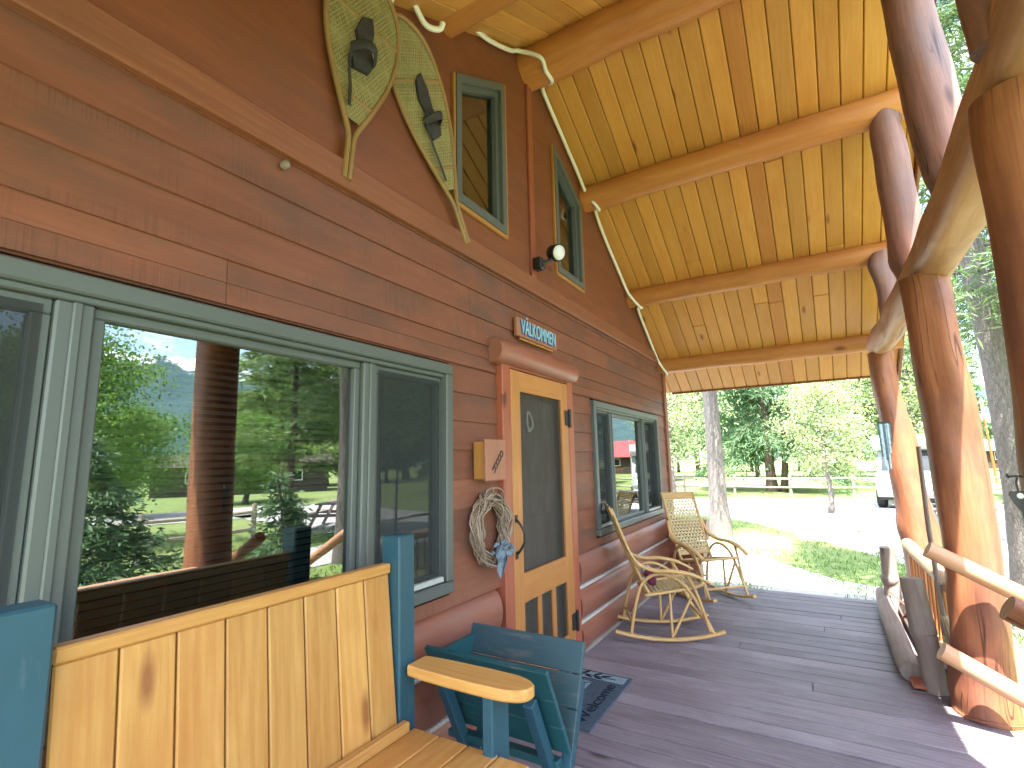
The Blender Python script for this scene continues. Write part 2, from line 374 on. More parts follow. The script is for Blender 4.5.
def clip(poly, a, b, c):      # keep a*y + b*z <= c
    out = []
    for i in range(len(poly)):
        p, q = poly[i], poly[(i + 1) % len(poly)]
        dp, dq = a * p[0] + b * p[1] - c, a * q[0] + b * q[1] - c
        if dp <= 0: out.append(p)
        if (dp < 0 < dq) or (dq < 0 < dp):
            t = dp / (dp - dq); out.append((p[0] + (q[0] - p[0]) * t, p[1] + (q[1] - p[1]) * t))
    return out
def spline(pts, n=8):
    pts = [Vector(p) for p in pts]; out = []
    for i in range(len(pts) - 1):
        p0 = pts[max(i - 1, 0)]; p1 = pts[i]; p2 = pts[i + 1]; p3 = pts[min(i + 2, len(pts) - 1)]
        for k in range(n):
            t = k / n; out.append(.5 * ((2 * p1) + (p2 - p0) * t + (2 * p0 - 5 * p1 + 4 * p2 - p3) * t * t + (3 * p1 - p0 - 3 * p2 + p3) * t ** 3))
    out.append(pts[-1]); return out
def slog(ctrl, n=14):           # smooth log: [(x,y,z,r)...] to points and radii
    P = spline([c[:3] for c in ctrl], n); Rr = spline([(c[3], 0, 0) for c in ctrl], n); return P, [q.x for q in Rr]
def textmesh(body, size, depth=.0):
    cu = bpy.data.curves.new('t', 'FONT'); cu.body = body; cu.size = size; cu.extrude = depth; cu.align_x = 'CENTER'; cu.align_y = 'CENTER'
    o = bpy.data.objects.new('t', cu); COL.objects.link(o); dg = bpy.context.evaluated_depsgraph_get(); dg.update()
    me = bpy.data.meshes.new_from_object(o.evaluated_get(dg)); vs = [tuple(v.co) for v in me.vertices]; fs = [tuple(p.vertices) for p in me.polygons]
    bpy.data.objects.remove(o); bpy.data.curves.remove(cu); bpy.data.meshes.remove(me)
    return vs, fs

# ------------------------------------------------------------------ the ground and the setting
GZ = -.45
def flat(name, polys, z, mat):
    b = MB()
    for p in polys: b.add([(x, y, z) for x, y in p], [tuple(range(len(p)))])
    o = b.build(name, mat); o['kind'] = 'structure'; return o
g = NG('lawn'); tc = g.n('ShaderNodeTexCoord'); n1 = g.noise(tc.outputs['Object'], .22, 6, .6); n2 = g.noise(tc.outputs['Object'], 5, 5, .7)
c = g.mix(g.ramp(n2, .3, .72), lin(.10, .15, .045), lin(.19, .235, .09)); c = g.mix(g.math('MULTIPLY', g.ramp(n1, .5, .68), .55), c, lin(.24, .23, .11))
g.bsdf(c, .95, .1, n2, .5, .05); M['lawn'] = g.m
g = NG('gravel_yard'); tc = g.n('ShaderNodeTexCoord'); n1 = g.noise(tc.outputs['Object'], 70, 3, .7); n2 = g.noise(tc.outputs['Object'], .9, 6, .65); n3 = g.noise(tc.outputs['Object'], 9, 4, .7)
c = g.mix(g.math('ADD', g.math('MULTIPLY', n1, .5), g.math('MULTIPLY', n2, .5)), lin(.3, .285, .26), lin(.42, .4, .37)); c = g.mix(g.math('MULTIPLY', g.ramp(g.math('ADD', g.math('MULTIPLY', n2, .6), g.math('MULTIPLY', n3, .4)), .53, .6), .7), c, lin(.14, .19, .07))
g.bsdf(c, .95, .1, n1, .6, .02); M['yard'] = g.m
g = NG('gravel'); tc = g.n('ShaderNodeTexCoord'); n1 = g.noise(tc.outputs['Object'], 60, 3, .7); n2 = g.noise(tc.outputs['Object'], .8, 5, .6)
g.bsdf(g.mix(g.math('ADD', g.math('MULTIPLY', n1, .6), g.math('MULTIPLY', n2, .4)), lin(.24, .235, .23), lin(.42, .41, .4)), .95, .1, n1, .6, .02); M['gravel'] = g.m
g = NG('forest_mountain'); tc = g.n('ShaderNodeTexCoord'); n1 = g.noise(tc.outputs['Object'], .012, 7, .62); n2 = g.noise(tc.outputs['Object'], .06, 5, .7)
sx = g.n('ShaderNodeSeparateXYZ'); g.l(tc.outputs['Object'], sx.inputs[0])
sn = g.ramp(g.math('ADD', sx.outputs[2], g.math('MULTIPLY', g.math('ADD', n1, n2), 210)), 430, 465)
g.bsdf(g.mix(sn, g.mix(g.ramp(n2, .35, .65), lin(.03, .06, .065), lin(.05, .085, .085)), lin(.72, .74, .78)), .95, .1); M['mount'] = g.m
b = MB(); RGN = 64
b.add([(0, 0, GZ)] + [(2500 * math.cos(2 * PI * i / RGN), 2500 * math.sin(2 * PI * i / RGN), GZ) for i in range(RGN)], [(0, 1 + i, 1 + (i + 1) % RGN) for i in range(RGN)])
tag(b.build('lawn', M['lawn']), kind='structure')
def strip(name, pts, w, z, mat):
    P = spline([(p[0], p[1], 0) for p in pts], 8); vs = []; fs = []
    for i, p in enumerate(P):
        t = (P[min(i + 1, len(P) - 1)] - P[max(i - 1, 0)]).normalized(); s_ = Vector((-t.y, t.x, 0)); ww = w[0] + (w[1] - w[0]) * i / (len(P) - 1)
        ww *= 1 + .07 * noise.noise(Vector((i * .7, 3, 1)))
        vs += [(p.x + s_.x * ww / 2, p.y + s_.y * ww / 2, z), (p.x - s_.x * ww / 2, p.y - s_.y * ww / 2, z)]
    for i in range(len(P) - 1): fs.append((2 * i + 1, 2 * i + 3, 2 * i + 2, 2 * i))
    return tag(MB().add(vs, fs).build(name, mat), kind='structure')
strip('gravel_path', [(7.4, -14), (7.2, -4), (7.3, 4), (7.5, 9), (6.5, 16), (4.0, 20.5)], (1.7, 2.2), GZ + .012, M['gravel'])
strip('driveway', [(40, -20), (27, -2), (20, 10), (18.5, 14), (13, 13.0), (9.8, 12.5), (6, 17.5), (0, 21), (-8, 22.4), (-30, 23)], (5.5, 5.0), GZ + .016, M['gravel'])
flat('gravel_yard', [[(-26, 22.6), (-24, 10), (-9, 8.6), (-2.5, 7.6), (-.5, 6.5), (2.7, 6.4), (4.6, 8.0), (5.4, 12), (6.8, 16.5), (9, 19.5), (9, 24.0), (2, 25.4), (-10, 25.8)]], GZ + .006, M['yard'])
b = MB(); P = []
for i in range(28):
    a = 2 * PI * i / 28; r = 1 + .16 * noise.noise(Vector((math.cos(a) * 2, math.sin(a) * 2, 3)))
    u, v = math.cos(a) * 5.0 * r, math.sin(a) * 1.15 * r; P.append((.3 + u * -.5 - v * .866, 13.3 + u * .866 + v * -.5, GZ + .010))
b.add(P, [tuple(range(28))]); tag(b.build('grass_verge', M['lawn']), kind='structure')
b = MB(); NA = 160; NR = 14; vs = []; fs = []
for i in range(NA + 1):
    a = math.radians(-35 + 150 * i / NA)
    ridge = 300 + 150 * noise.fractal(Vector((a * 2.3, 4.2, 0)), 1, 2, 5) + 75 * math.sin(a * 2.0 + .9)
    for j in range(NR + 1):
        t = j / NR; r = 700 + 900 * t
        h = ridge * (t ** .8) * (1 + .22 * noise.fractal(Vector((a * 9, t * 4, 2)), 1, 2, 4) * (1 - t * .5))
        vs.append((r * math.cos(a), r * math.sin(a), GZ - 4 + h * .74))
for i in range(NA):
    for j in range(NR): k = i * (NR + 1) + j; fs.append((k, k + NR + 1, k + NR + 2, k + 1))
b.add(vs, fs, smooth=True); tag(b.build('mountain_range', M['mount']), kind='structure')

# porch deck: boards run across the porch
b = MB(); y = -1.2; k = 0
while y < 6.2:
    w = .138; x1 = 2.385 + random.uniform(-.012, .012); z1 = random.uniform(-.0025, .001)
    if random.random() < .12:
        xs = random.uniform(.7, 1.9); b.box((.0, y + .0042, -.04), (xs - .002, y + w - .0042, z1), 0, .003); b.box((xs + .002, y + .0042, -.04), (x1, y + w - .0042, random.uniform(-.0025, .001)), 0, .003)
    else: b.box((.0, y + .0042, -.04), (x1, y + w - .0042, z1), 0, .003)
    y += w
b.box((2.3, -1.2, -.24), (2.36, 6.15, -.045), 1, .004); b.box((0.0, 6.1, -.24), (2.3, 6.16, -.045), 0, .004)
for yy in (0, 1.5, 3, 4.5): b.box((.2, yy, -.2), (2.3, yy + .05, -.045), 0)
b.box((.1, -1.1, GZ - .05), (2.28, -.95, -.05)); b.box((2.2, -1.0, GZ - .05), (2.28, 6.0, -.24))
tag(b.build('porch_deck', M['deck']), kind='structure')
b = MB()
for i in range(2):
    z = -.15 - .15 * i; x = 2.42 + .29 * i
    for q in range(2): b.box((x + q * .142, 2.58, z - .04), (x + q * .142 + .136, 3.52, z), 1, .004)
for yy in (2.6, 3.46): b.prism([(2.4, -.2), (2.99, -.38), (2.99, GZ - .02), (2.4, GZ - .02)], 1, yy, yy + .045, 0)
tag(b.build('porch_steps', M['deck']), kind='structure')

# ------------------------------------------------------------------ the log cabin
YR = 3.125; ZR = 4.60; SL = .56; EV = 4.06; XR = 2.55
def ceil(y): return ZR - SL * abs(y - YR)
cabin = thing('log_cabin', 'red-brown stained log cabin with a gabled timber porch roof on log posts', 'cabin')
Y0, Y1 = -.40, 6.66
# openings in the lower wall: windows and the door
OPEN = [(.03, 2.12, .76, 1.955), (4.13, 6.22, .76, 1.955), (2.62, 3.63, 0, 2.04)]
b = MB(); rows = []; z = .70
while z < 2.70: rows.append((z, min(z + .158, 2.72))); z += .158
for ri, (z0, z1) in enumerate(rows):
    zs = sorted({z0, z1} | {o[k] for o in OPEN for k in (2, 3) if z0 + .004 < o[k] < z1 - .004})
    rr = random.random(); joint = random.uniform(.8, 5.8)
    for za, zb in zip(zs, zs[1:]):
        iv = [(Y0, Y1)]
        for oy0, oy1, oz0, oz1 in OPEN:
            if oz0 < (za + zb) / 2 < oz1:
                nv = []
                for p, q in iv:
                    if oy0 > p: nv.append((p, min(q, oy0)))
                    if oy1 < q: nv.append((max(p, oy1), q))
                iv = nv
        for p, q in iv:
            if q - p < .01: continue
            cuts = [p] + ([joint] if p + .2 < joint < q - .2 else []) + [q]
            for a, e in zip(cuts, cuts[1:]):
                def xf(zz): return .007 * (1 - (zz - z0) / .158)
                rnd = rr if a == p else random.random()
                b.hexa([(-.08, a, za), (xf(za), a, za), (-.08, e - .002, za), (xf(za), e - .002, za), (-.08, a, zb), (xf(zb) - .004, a, zb), (-.08, e - .002, zb), (xf(zb) - .004, e - .002, zb)], 1, rnd=rnd)
b.build('siding_wall', M['siding'], cabin)
# gable wall with two sloped windows
GW = [(2.18, 2.74), (2 * YR - 2.74 - .0 + .02, 2 * YR - 2.18)]
def gtop(y): return ceil(y) - .32
b = MB(); z = 2.72; edges = [Y0, GW[0][0], GW[0][1], YR, GW[1][0], GW[1][1], Y1]
while z < ZR:
    z1 = z + .30; rr = random.random()
    for a, e in zip(edges, edges[1:]):
        base = [(a, z), (e, z), (e, z1), (a, z1)]
        sg = -1 if e <= YR + 1e-6 else 1
        P = clip(base, SL * sg, 1, ZR + SL * sg * YR + .03)
        win = any(abs(a - g0) < 1e-6 for g0, _ in GW)
        parts = [P] if not win else [clip(P, 0, 1, 2.93), clip(P, -SL * sg, -1, -(ZR - .32 + SL * sg * YR))]
        for q in parts:
            if len(q) > 2: b.prism(q, 0, -.08, -.004, 1, rnd=rr + random.uniform(-.05, .05))
    z = z1
b.build('gable_wall', M['gable'], cabin)
b = MB(); b.box((-.004, YR - .035, 2.72), (.014, YR + .035, ZR - .15), 2, .003); b.build('batten', M['redtrim'], cabin)
# extra battens either side of the ridge panel, as in the photo
b = MB(); b.bar((.02, Y0, 2.655), (.02, Y1, 2.70), .125, .035, (1, 0, 0), .006)
b.build('gable_trim', M['trim'], cabin)
for yy in (Y1, Y0 - .12):
    b = MB(); b.box((-.1, yy, .1), (.024, yy + .12, 2.62), 2, .005); b.build('corner_board', M['trim'], cabin)
# half logs under the siding, left and right of the door
for (ya, yb) in ((Y0 - .1, 2.56), (3.69, Y1 + .05)):
    for i, zc in enumerate((.575, .325, .09)):
        b = MB(); n = 22
        P = [(-.02, ya + (yb - ya) * t / n, zc + .006 * noise.noise(Vector((t * .5, i, ya)))) for t in range(n + 1)]
        b.tube(P, [.128 * (1 + .02 * noise.noise(Vector((t * .4, i * 3, ya + 5)))) for t in range(n + 1)], 24, .018, 1.2, flat=1.0, seed=i + ya, flatup=(0, 0, 1))
        b.v = [(v[0] * .62 - .022, v[1], v[2]) for v in b.v]
        b.build('wall_log', M['walllog'], cabin)
# crossing log ends at the far corner
for i, zc in enumerate((.575, .325, .09)):
    b = MB(); b.tube([(-.3, 6.45, zc), (.1, 6.45, zc), (.36, 6.43, zc), (.46 - .05 * i + .02, 6.43, zc)], [.128, .128, .125, .118], 20, .03, 2, seed=i * 3)
    b.build('log_end', M['walllog'], cabin)
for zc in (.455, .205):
    for ya, yb in ((3.7, Y1), (Y0, 2.55)): b = MB(); b.box((-.03, ya, zc - .012), (.026, yb, zc + .008), 1, .004); b.build('lit_log_top', M['litlogtop'], cabin)  # pale strips between the logs, colour stands in for their sunlit tops
b = MB(); b.box((.0, 3.68, .0), (.06, Y1, .028), 1, .006); b.box((.0, Y0, .0), (.06, 2.56, .028), 1, .006); b.build('base_trim', M['greywood'], cabin)
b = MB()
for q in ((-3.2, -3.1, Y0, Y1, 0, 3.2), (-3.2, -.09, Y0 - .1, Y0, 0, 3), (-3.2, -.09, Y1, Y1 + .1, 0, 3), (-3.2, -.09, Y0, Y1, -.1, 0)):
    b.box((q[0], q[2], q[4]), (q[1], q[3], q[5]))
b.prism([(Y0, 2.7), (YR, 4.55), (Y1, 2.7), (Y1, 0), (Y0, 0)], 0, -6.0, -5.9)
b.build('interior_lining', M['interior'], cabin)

def big_window(ya, yb, screens):
    z0, z1 = .78, 1.94; w = bpy.data.objects.new('window', None)
    fr = MB(); t = .055
    fr.box((-.07, ya, z1 - t), (.034, yb, z1), 1, .006); fr.box((-.07, ya, z0), (.04, yb, z0 + t), 1, .006)
    fr.box((-.07, ya, z0 + t), (.034, ya + t, z1 - t), 2, .006); fr.box((-.07, yb - t, z0 + t), (.034, yb, z1 - t), 2, .006)
    fr.box((-.07, ya + t, z1 - t - .02), (.018, yb - t, z1 - t), 1, .004)
    root = fr.build('window', M['frame'], cabin)
    m1, m2 = ya + .485, yb - .565
    for m, ww in ((m1, .085), (m2, .075)):
        q = MB(); q.box((-.06, m - ww / 2, z0 + t), (.012, m + ww / 2, z1 - t - .02), 2, .006); q.box((-.05, m - ww * .1, z0 + t + .001), (.02, m + ww * .16, z1 - t - .021), 2, .004); q.build('mullion', M['frame'], root)
    def sash(p, q, x0, x1, wd):
        k = MB(); za, zb = z0 + t, z1 - t - .02
        k.box((x0, p, zb - wd), (x1, q, zb), 1, .004); k.box((x0, p, za), (x1, q, za + wd), 1, .004)
        k.box((x0, p, za + wd), (x1, p + wd, zb - wd), 2, .004); k.box((x0, q - wd, za + wd), (x1, q, zb - wd), 2, .004); k.build('sash', M['frame'], root); return za, zb
    A, B_ = ya + t, yb - t
    za, zb = sash(m1 + .045, m2 - .04, -.06, -.01, .03)
    segs = [(m1 + .045 + .03, m2 - .04 - .03, -.034)]
    for p, q in ((A, m1 - .043), (m2 + .038, B_)):
        sash(p, q, -.045, -.005, .042); segs.append((p + .042, q - .042, -.03))
        k = MB(); k.add([(-.0, p + .02, za + .02), (-.0, q - .02, za + .02), (-.0, q - .02, zb - .02), (-.0, p + .02, zb - .02)], [(0, 1, 2, 3)]); k.build('insect_screen', M['screen'], root)
        k = MB(); k.box((-.006, p + .01, za + .005), (.022, q - .01, za + .03), 1, .003); k.build('sill_track', M['framelight'], root)
    for p, q, x in segs:
        k = MB(); k.add([(x, p - .01, za), (x, q + .01, za), (x, q + .01, zb), (x, p - .01, zb)], [(0, 1, 2, 3)]); k.build('pane', M['glass'], root)
    p, q, x = segs[0]; k = MB(); zz = zb - .01
    while zz > za:
        k.add([(-.16, p, zz), (-.16, q, zz), (-.142, q, zz - .016), (-.142, p, zz - .016)], [(0, 1, 2, 3)]); zz -= .026
    k.build('blind', M['blind'], root)
    return root
big_window(.03, 2.12, True); big_window(4.13, 6.22, True)
def gable_window(g0, g1, sg):
    zt = lambda y: ZR - .32 - SL * abs(y - YR)
    O = [(g0, 2.93), (g1, 2.93), (g1, zt(g1)), (g0, zt(g0))]
    def ins(d):
        return [(g0 + d, 2.93 + d), (g1 - d, 2.93 + d), (g1 - d, zt(g1 - d) - d * 1.15), (g0 + d, zt(g0 + d) - d * 1.15)]
    fr = MB(); I = ins(.05)
    for i in range(4):
        j = (i + 1) % 4; fr.prism([O[i], O[j], I[j], I[i]], 0, -.07, .022, 2)
    root = fr.build('gable_window', M['frame'], cabin)
    k = MB(); I2 = ins(.085)
    for i in range(4):
        j = (i + 1) % 4; k.prism([I[i], I[j], I2[j], I2[i]], 0, -.066, -.006, 2)
    k.build('sash', M['frame'], root)
    k = MB(); k.add([(-.04, p[0], p[1]) for p in ins(.08)], [(0, 1, 2, 3)]); k.build('pane', M['glass'], root)
    k = MB(); X = .006
    k.bar((X, g0 - .01, 2.915), (X, g1 + .012, 2.915), .028, .022, (1, 0, 0)); k.bar((X, g0 - .012, 2.92), (X, g0 - .012, zt(g0)), .02, .022, (1, 0, 0)); k.bar((X, g1 + .012, 2.92), (X, g1 + .012, zt(g1)), .02, .022, (1, 0, 0))
    k.build('casing', M['yellowwood'], root)
gable_window(*GW[0], -1); gable_window(*GW[1], 1)

# screen door
DY0, DY1 = 2.70, 3.55
b = MB()
b.box((-.06, 2.60, 0), (.045, DY0 - .004, 2.035), 2, .006); b.box((-.06, DY1 + .004, 0), (.05, 3.645, 2.035), 2, .006); b.box((-.06, DY0, 2.012), (.04, DY1, 2.04), 1, .004)
b.build('door_casing', M['redtrim'], cabin)
b = MB(); b.tube([(.02, 2.52, 2.10), (.02, 2.55, 2.10), (.02, 3.0, 2.105), (.02, 3.45, 2.10), (.02, 3.66, 2.10), (.02, 3.685, 2.10)], [.075, .083, .085, .084, .083, .072], 24, .02, 3); b.build('door_header_log', M['walllog'], cabin)
b = MB(); X0, X1 = .012, .046
b.box((X0, DY0, .03), (X1, DY0 + .115, 2.005), 2, .005); b.box((X0, DY1 - .115, .03), (X1, DY1, 2.005), 2, .005)
b.box((X0 + .002, DY0 + .116, 1.87), (X1 - .002, DY1 - .116, 2.004), 1, .004); b.box((X0 + .002, DY0 + .116, .56), (X1 - .002, DY1 - .116, .735), 1, .004); b.box((X0 + .002, DY0 + .116, .03), (X1 - .002, DY1 - .116, .2), 1, .004)
door = b.build('screen_door', M['door'], cabin)
for t in (1, 2):
    yy = DY0 + .115 + (DY1 - DY0 - .23) * t / 3; k = MB(); k.box((X0 + .004, yy - .026, .201), (X1 - .004, yy + .026, .559), 2, .004); k.build('spindle', M['door'], door)
k = MB(); k.add([(.03, DY0 + .1, .1), (.03, DY1 - .1, .1), (.03, DY1 - .1, 1.9), (.03, DY0 + .1, 1.9)], [(0, 1, 2, 3)]); k.build('door_screen', M['doorscreen'], door)
k = MB(); k.tube(spline([(.046, 2.725, .86), (.07, 2.727, .885), (.095, 2.735, .93), (.098, 2.737, .965), (.095, 2.735, 1.0), (.07, 2.727, 1.045), (.046, 2.725, 1.07)], 5), .008, 8)
k.box((.044, 2.71, .835), (.052, 2.74, .88), 2, .003); k.box((.044, 2.71, 1.05), (.052, 2.74, 1.095), 2, .003); k.build('handle', M['black'], door)
for zc in (1.74, .27):
    k = MB(); k.box((.044, 3.485, zc - .055), (.056, 3.58, zc + .055), 2, .003); k.tube([(.06, 3.552, zc - .07), (.06, 3.552, zc + .07)], .011, 8); k.build('hinge', M['black'], door)
# inner house door behind the screen
k = MB(); k.box((-.075, DY0 - .02, .02), (-.035, DY1 + .02, 2.03), 2, .004); k.box((-.035, DY0 + .14, 1.05), (-.028, DY1 - .14, 1.85), 2, .003); idoor = k.build('inner_door', M['greywood'], cabin)
k = MB(); k.tube(spline([(.0, 3.0, 1.62), (.004, 2.97, 1.68), (.004, 2.98, 1.75), (.002, 3.03, 1.72), (.002, 3.05, 1.66), (0, 3.0, 1.62)], 4), .009, 6); k.build('heart_ornament', M['white'], idoor)

# porch ceiling, roof, purlins
for sg in (-1, 1):
    b = MB(); x = -.552; ux = Vector((0, sg, -SL)).normalized(); nrm = Vector((0, sg * SL, 1)).normalized(); Ls = EV * math.sqrt(1 + SL * SL)
    base = Vector((0, YR, ZR))
    while x < XR - .02:
        w = min(.138, XR - x); cut = random.uniform(.25, .75) * Ls; segs = [(0, cut), (cut, Ls)] if random.random() < .45 else [(0, Ls)]
        for s0, s1 in segs:
            p = base + Vector((x + w / 2, 0, 0)) + ux * (s0 + .002) + nrm * .011; q = base + Vector((x + w / 2, 0, 0)) + ux * (s1 - .002) + nrm * .011
            b.bar(p, q, w - .0045, .022, nrm, .010, mi=1 if abs(x - 1.38) < .02 else 0)
        x += .138
    b.build('porch_ceiling', [M['ceil'], M['ceilred']], cabin)
    b = MB(); bb = base + nrm * .03
    for (xa, xb, th) in ((-6.5, XR + .03, .09),):
        P = [bb + Vector((xa, 0, 0)), bb + Vector((xb, 0, 0))]; E_ = [p + ux * (Ls + .02) for p in P]; hh = nrm * th
        vs = P + E_ + [p + hh for p in P + E_]
        b.add(vs, [(0, 1, 3, 2), (4, 6, 7, 5), (0, 4, 5, 1), (2, 3, 7, 6), (1, 5, 7, 3), (0, 2, 6, 4)])
    b.build('roof', M['metalroof'], cabin)
    b = MB(); p = base + Vector((XR + .012, 0, 0)) - nrm * .01; b.bar(p, p + ux * (Ls + .0), .022, .15, nrm, .004)
    e = base + ux * (Ls + .011) + nrm * .02; b.bar(e + Vector((0.0, 0, 0)), e + Vector((XR, 0, 0)), .02, .07, nrm, .004)
    b.build('fascia', M['trim'], cabin)
PUR = [(YR, 4.47, .155), (4.22, 3.875, .115), (5.46, 3.225, .10), (6.60, 2.62, .10), (2.10, 4.07, .105), (2 * YR - 5.46, 3.225, .10), (2 * YR - 6.6, 2.62, .10)]
for i, (y, z, r) in enumerate(PUR):
    b = MB(); n = 26
    b.tube([(-.06 + 2.62 * t / n, y + .012 * noise.noise(Vector((t * .2, i * 5, 0))), z + .012 * noise.noise(Vector((t * .2, i * 5, 9)))) for t in range(n + 1)], [r * (1 + .03 * noise.noise(Vector((t * .25, i, 4)))) for t in range(n + 1)], 24, .02, 1.5, seed=i)
    b.build('purlin', M['purlin'], cabin)
# posts
def log(name, ctrl, mat, n=24, bump=.035, seed=0, knots=0, bsc=2.2):
    P, Rr = slog(ctrl, 14)
    P = [p + Vector((noise.noise(Vector((i * .13, seed, 1))), noise.noise(Vector((i * .13, seed, 5))), 0)) * .007 for i, p in enumerate(P)]
    b = MB()
    kn = [(random.uniform(.1, .9), random.uniform(0, 6.28), random.uniform(.02, .045)) for _ in range(knots)]
    b.tube(P, Rr, n, bump, bsc, seed=seed)
    # knot swellings
    if kn:
        tot = len(P) - 1
        for kt, ka, kr in kn:
            ci = kt * tot
            for i in range(len(P)):
                d1 = abs(i - ci) * (P[1] - P[0]).length
                if d1 > .16: continue
                for j in range(n):
                    a = 2 * PI * j / n; da = abs((a - ka + PI) % (2 * PI) - PI) * Rr[i]
                    f = math.exp(-(d1 * d1 + da * da) / (.055 ** 2)) * kr
                    v = Vector(b.v[i * n + j]); dr = (v - P[i]).normalized(); b.v[i * n + j] = tuple(v + dr * f)
    return b.build(name, mat, cabin)
log('porch_post', [(2.325, 3.86, -.02, .15), (2.33, 3.86, .12, .134), (2.345, 3.85, .45, .128), (2.36, 3.85, .85, .13), (2.36, 3.84, 1.4, .13), (2.345, 3.83, 1.85, .127), (2.325, 3.83, 2.49, .122)], M['post'], 40, .09, 3, 5)
log('porch_post', [(2.44, 6.06, -.02, .175), (2.425, 6.07, .4, .15), (2.395, 6.08, .95, .132), (2.35, 6.1, 1.6, .118), (2.30, 6.1, 2.42, .105)], M['post'], 28, .09, 8, 5)
log('porch_post', [(2.37, 2.24, -.02, .185), (2.37, 2.24, .6, .165), (2.38, 2.24, 1.3, .158), (2.395, 2.24, 2.0, .155), (2.395, 2.23, 2.62, .15)], M['post'], 36, .08, 14, 5)
log('porch_post', [(2.36, .12, -.02, .22), (2.34, .12, .6, .19), (2.33, .12, 1.5, .16), (2.33, .12, 2.5, .15)], M['post'], 24, .05, 21, 4)
log('tie_beam', [(2.31, 6.34, 2.50, .05), (2.31, 6.26, 2.49, .085), (2.32, 5.7, 2.50, .095), (2.34, 4.7, 2.53, .098), (2.375, 3.85, 2.58, .108), (2.41, 3.0, 2.64, .12), (2.42, 2.25, 2.74, .135), (2.39, 1.2, 2.79, .16), (2.38, -.3, 2.8, .165)], M['tie'], 36, .11, 5, 9)
STR = [((2.37, YR, 2.70, .08), (2.36, YR, 2.85, .10), (2.335, YR, 3.2, .108), (2.30, YR - .01, 3.8, .098), (2.28, YR, 4.4, .09)), ((2.34, 4.2, 2.5, .08), (2.33, 4.2, 3.0, .105), (2.315, 4.2, 3.55, .10), (2.305, 4.2, 3.80, .08), (2.30, 4.2, 3.88, .05)),
       ((2.35, 5.36, 2.45, .07), (2.35, 5.38, 2.8, .085), (2.35, 5.4, 3.2, .08)), ((2.36, 2.12, 2.75, .12), (2.36, 2.08, 3.2, .14), (2.35, 2.03, 3.85, .14)), ((2.36, .85, 2.75, .09), (2.35, .83, 3.2, .085))]
for i, c_ in enumerate(STR): log('strut', c_, M['strut'], 24, .05, i * 7, 3)

# ------------------------------------------------------------------ railings
def railing(label, ya, yb, zt):
    t = thing('porch_railing', label, 'railing', (2.29, (ya + yb) / 2, 0))
    o = Vector(t.location)
    k = MB(); P = [Vector((0, ya + (yb - ya) * i / 10, zt - .03 + .012 * noise.noise(Vector((i * .5, ya, 2))))) - Vector((0, o.y, 0)) for i in range(11)]
    k.tube(P, .05, 14, .06, 3); k.build('top_rail', M['rail'], t)
    k = MB(); k.tube([p - Vector((0, 0, zt - .13)) for p in P], .042, 12, .06, 3); k.build('bottom_rail', M['rail'], t)
    n = int((yb - ya) / .135)
    for i in range(n):
        yy = ya + (yb - ya) * (i + .5) / n - o.y; k = MB(); dx = random.uniform(-.008, .008)
        k.tube([(dx, yy, .12), (0, yy + random.uniform(-.012, .012), zt * .5), (-dx, yy, zt - .05)], [.017, .019, .015], 8, .1, 6); k.build('baluster', M['baluster'], t)
    return t
railing('low peeled log railing with thin stick balusters between the two far porch posts', 4.05, 5.85, .64)
railing('low peeled log railing on the near side of the porch steps', .32, 2.14, .68)
def handrail(name, label, x0, x1, y, z0):
    t = thing(name, label, 'handrail', (x0, y, 0))
    for dz, nm in ((0, 'upper_rail'), (-.52, 'lower_rail')):
        k = MB(); n = 14; P = [Vector(((x1 - x0) * i / n, .01 * noise.noise(Vector((i * .4, y, dz))), z0 + dz - .575 * (x1 - x0) * i / n)) for i in range(n + 1)]
        k.tube(P, [.046 * (1 + .06 * noise.noise(Vector((i * .7, y, 3 + dz)))) for i in range(n + 1)], 14, .06, 4); k.build(nm, M['rail'] if y > 3 else M['post'], t)
    k = MB(); xx = x1 - x0 - .12; k.tube([(xx, .02, GZ), (xx, .02, z0 - .575 * xx + .1)], [.06, .052], 14, .05, 3); k.build('newel', M['rail'], t)
    return t
handrail('stair_handrail', 'pair of pale peeled log rails sloping down from the thick middle porch post', 2.13, 3.15, 3.60, .90)
handrail('stair_handrail', 'dark brown log rail end beside the near porch post', 2.2, 3.15, 2.56, .86)

# ------------------------------------------------------------------ porch bench
bench = thing('porch_bench', 'yellow pine porch bench with blue-teal painted posts and pine armrests under the big window', 'bench', (.5, .95, 0))
def LB(b, name, mat, par, off): b.v = [(v[0] - off[0], v[1] - off[1], v[2] - off[2]) for v in b.v]; return b.build(name, mat, par)
BO = (.5, .95, 0)
ya, yb = .462, 1.425; n = 8; xt, xb = .255, .315
for i in range(n):
    w = (yb - ya) / n; yc = ya + w * (i + .5) ; b = MB()
    b.bar((xb, yc, .47), (xt, yc, 1.022), w - .0045, .022, (1, 0, .1), .004); LB(b, 'back_plank', M['pine'], bench, BO)
b = MB(); b.box((xt - .022, ya - .002, 1.023), (xt + .02, yb + .002, 1.058), 1, .005); LB(b, 'top_rail', M['pine'], bench, BO)
b = MB(); b.box((xb + .013, ya, .498), (xb + .045, yb + .02, .535), 1, .006); LB(b, 'back_cleat', M['pine'], bench, BO)
for y0, y1 in ((.35, .448), (1.43, 1.515)):
    b = MB(); b.bar((.285, (y0 + y1) / 2, 0), (.265, (y0 + y1) / 2, 1.155), y1 - y0, .09, (1, 0, 0), .006); LB(b, 'back_post', M['teal'], bench, BO)
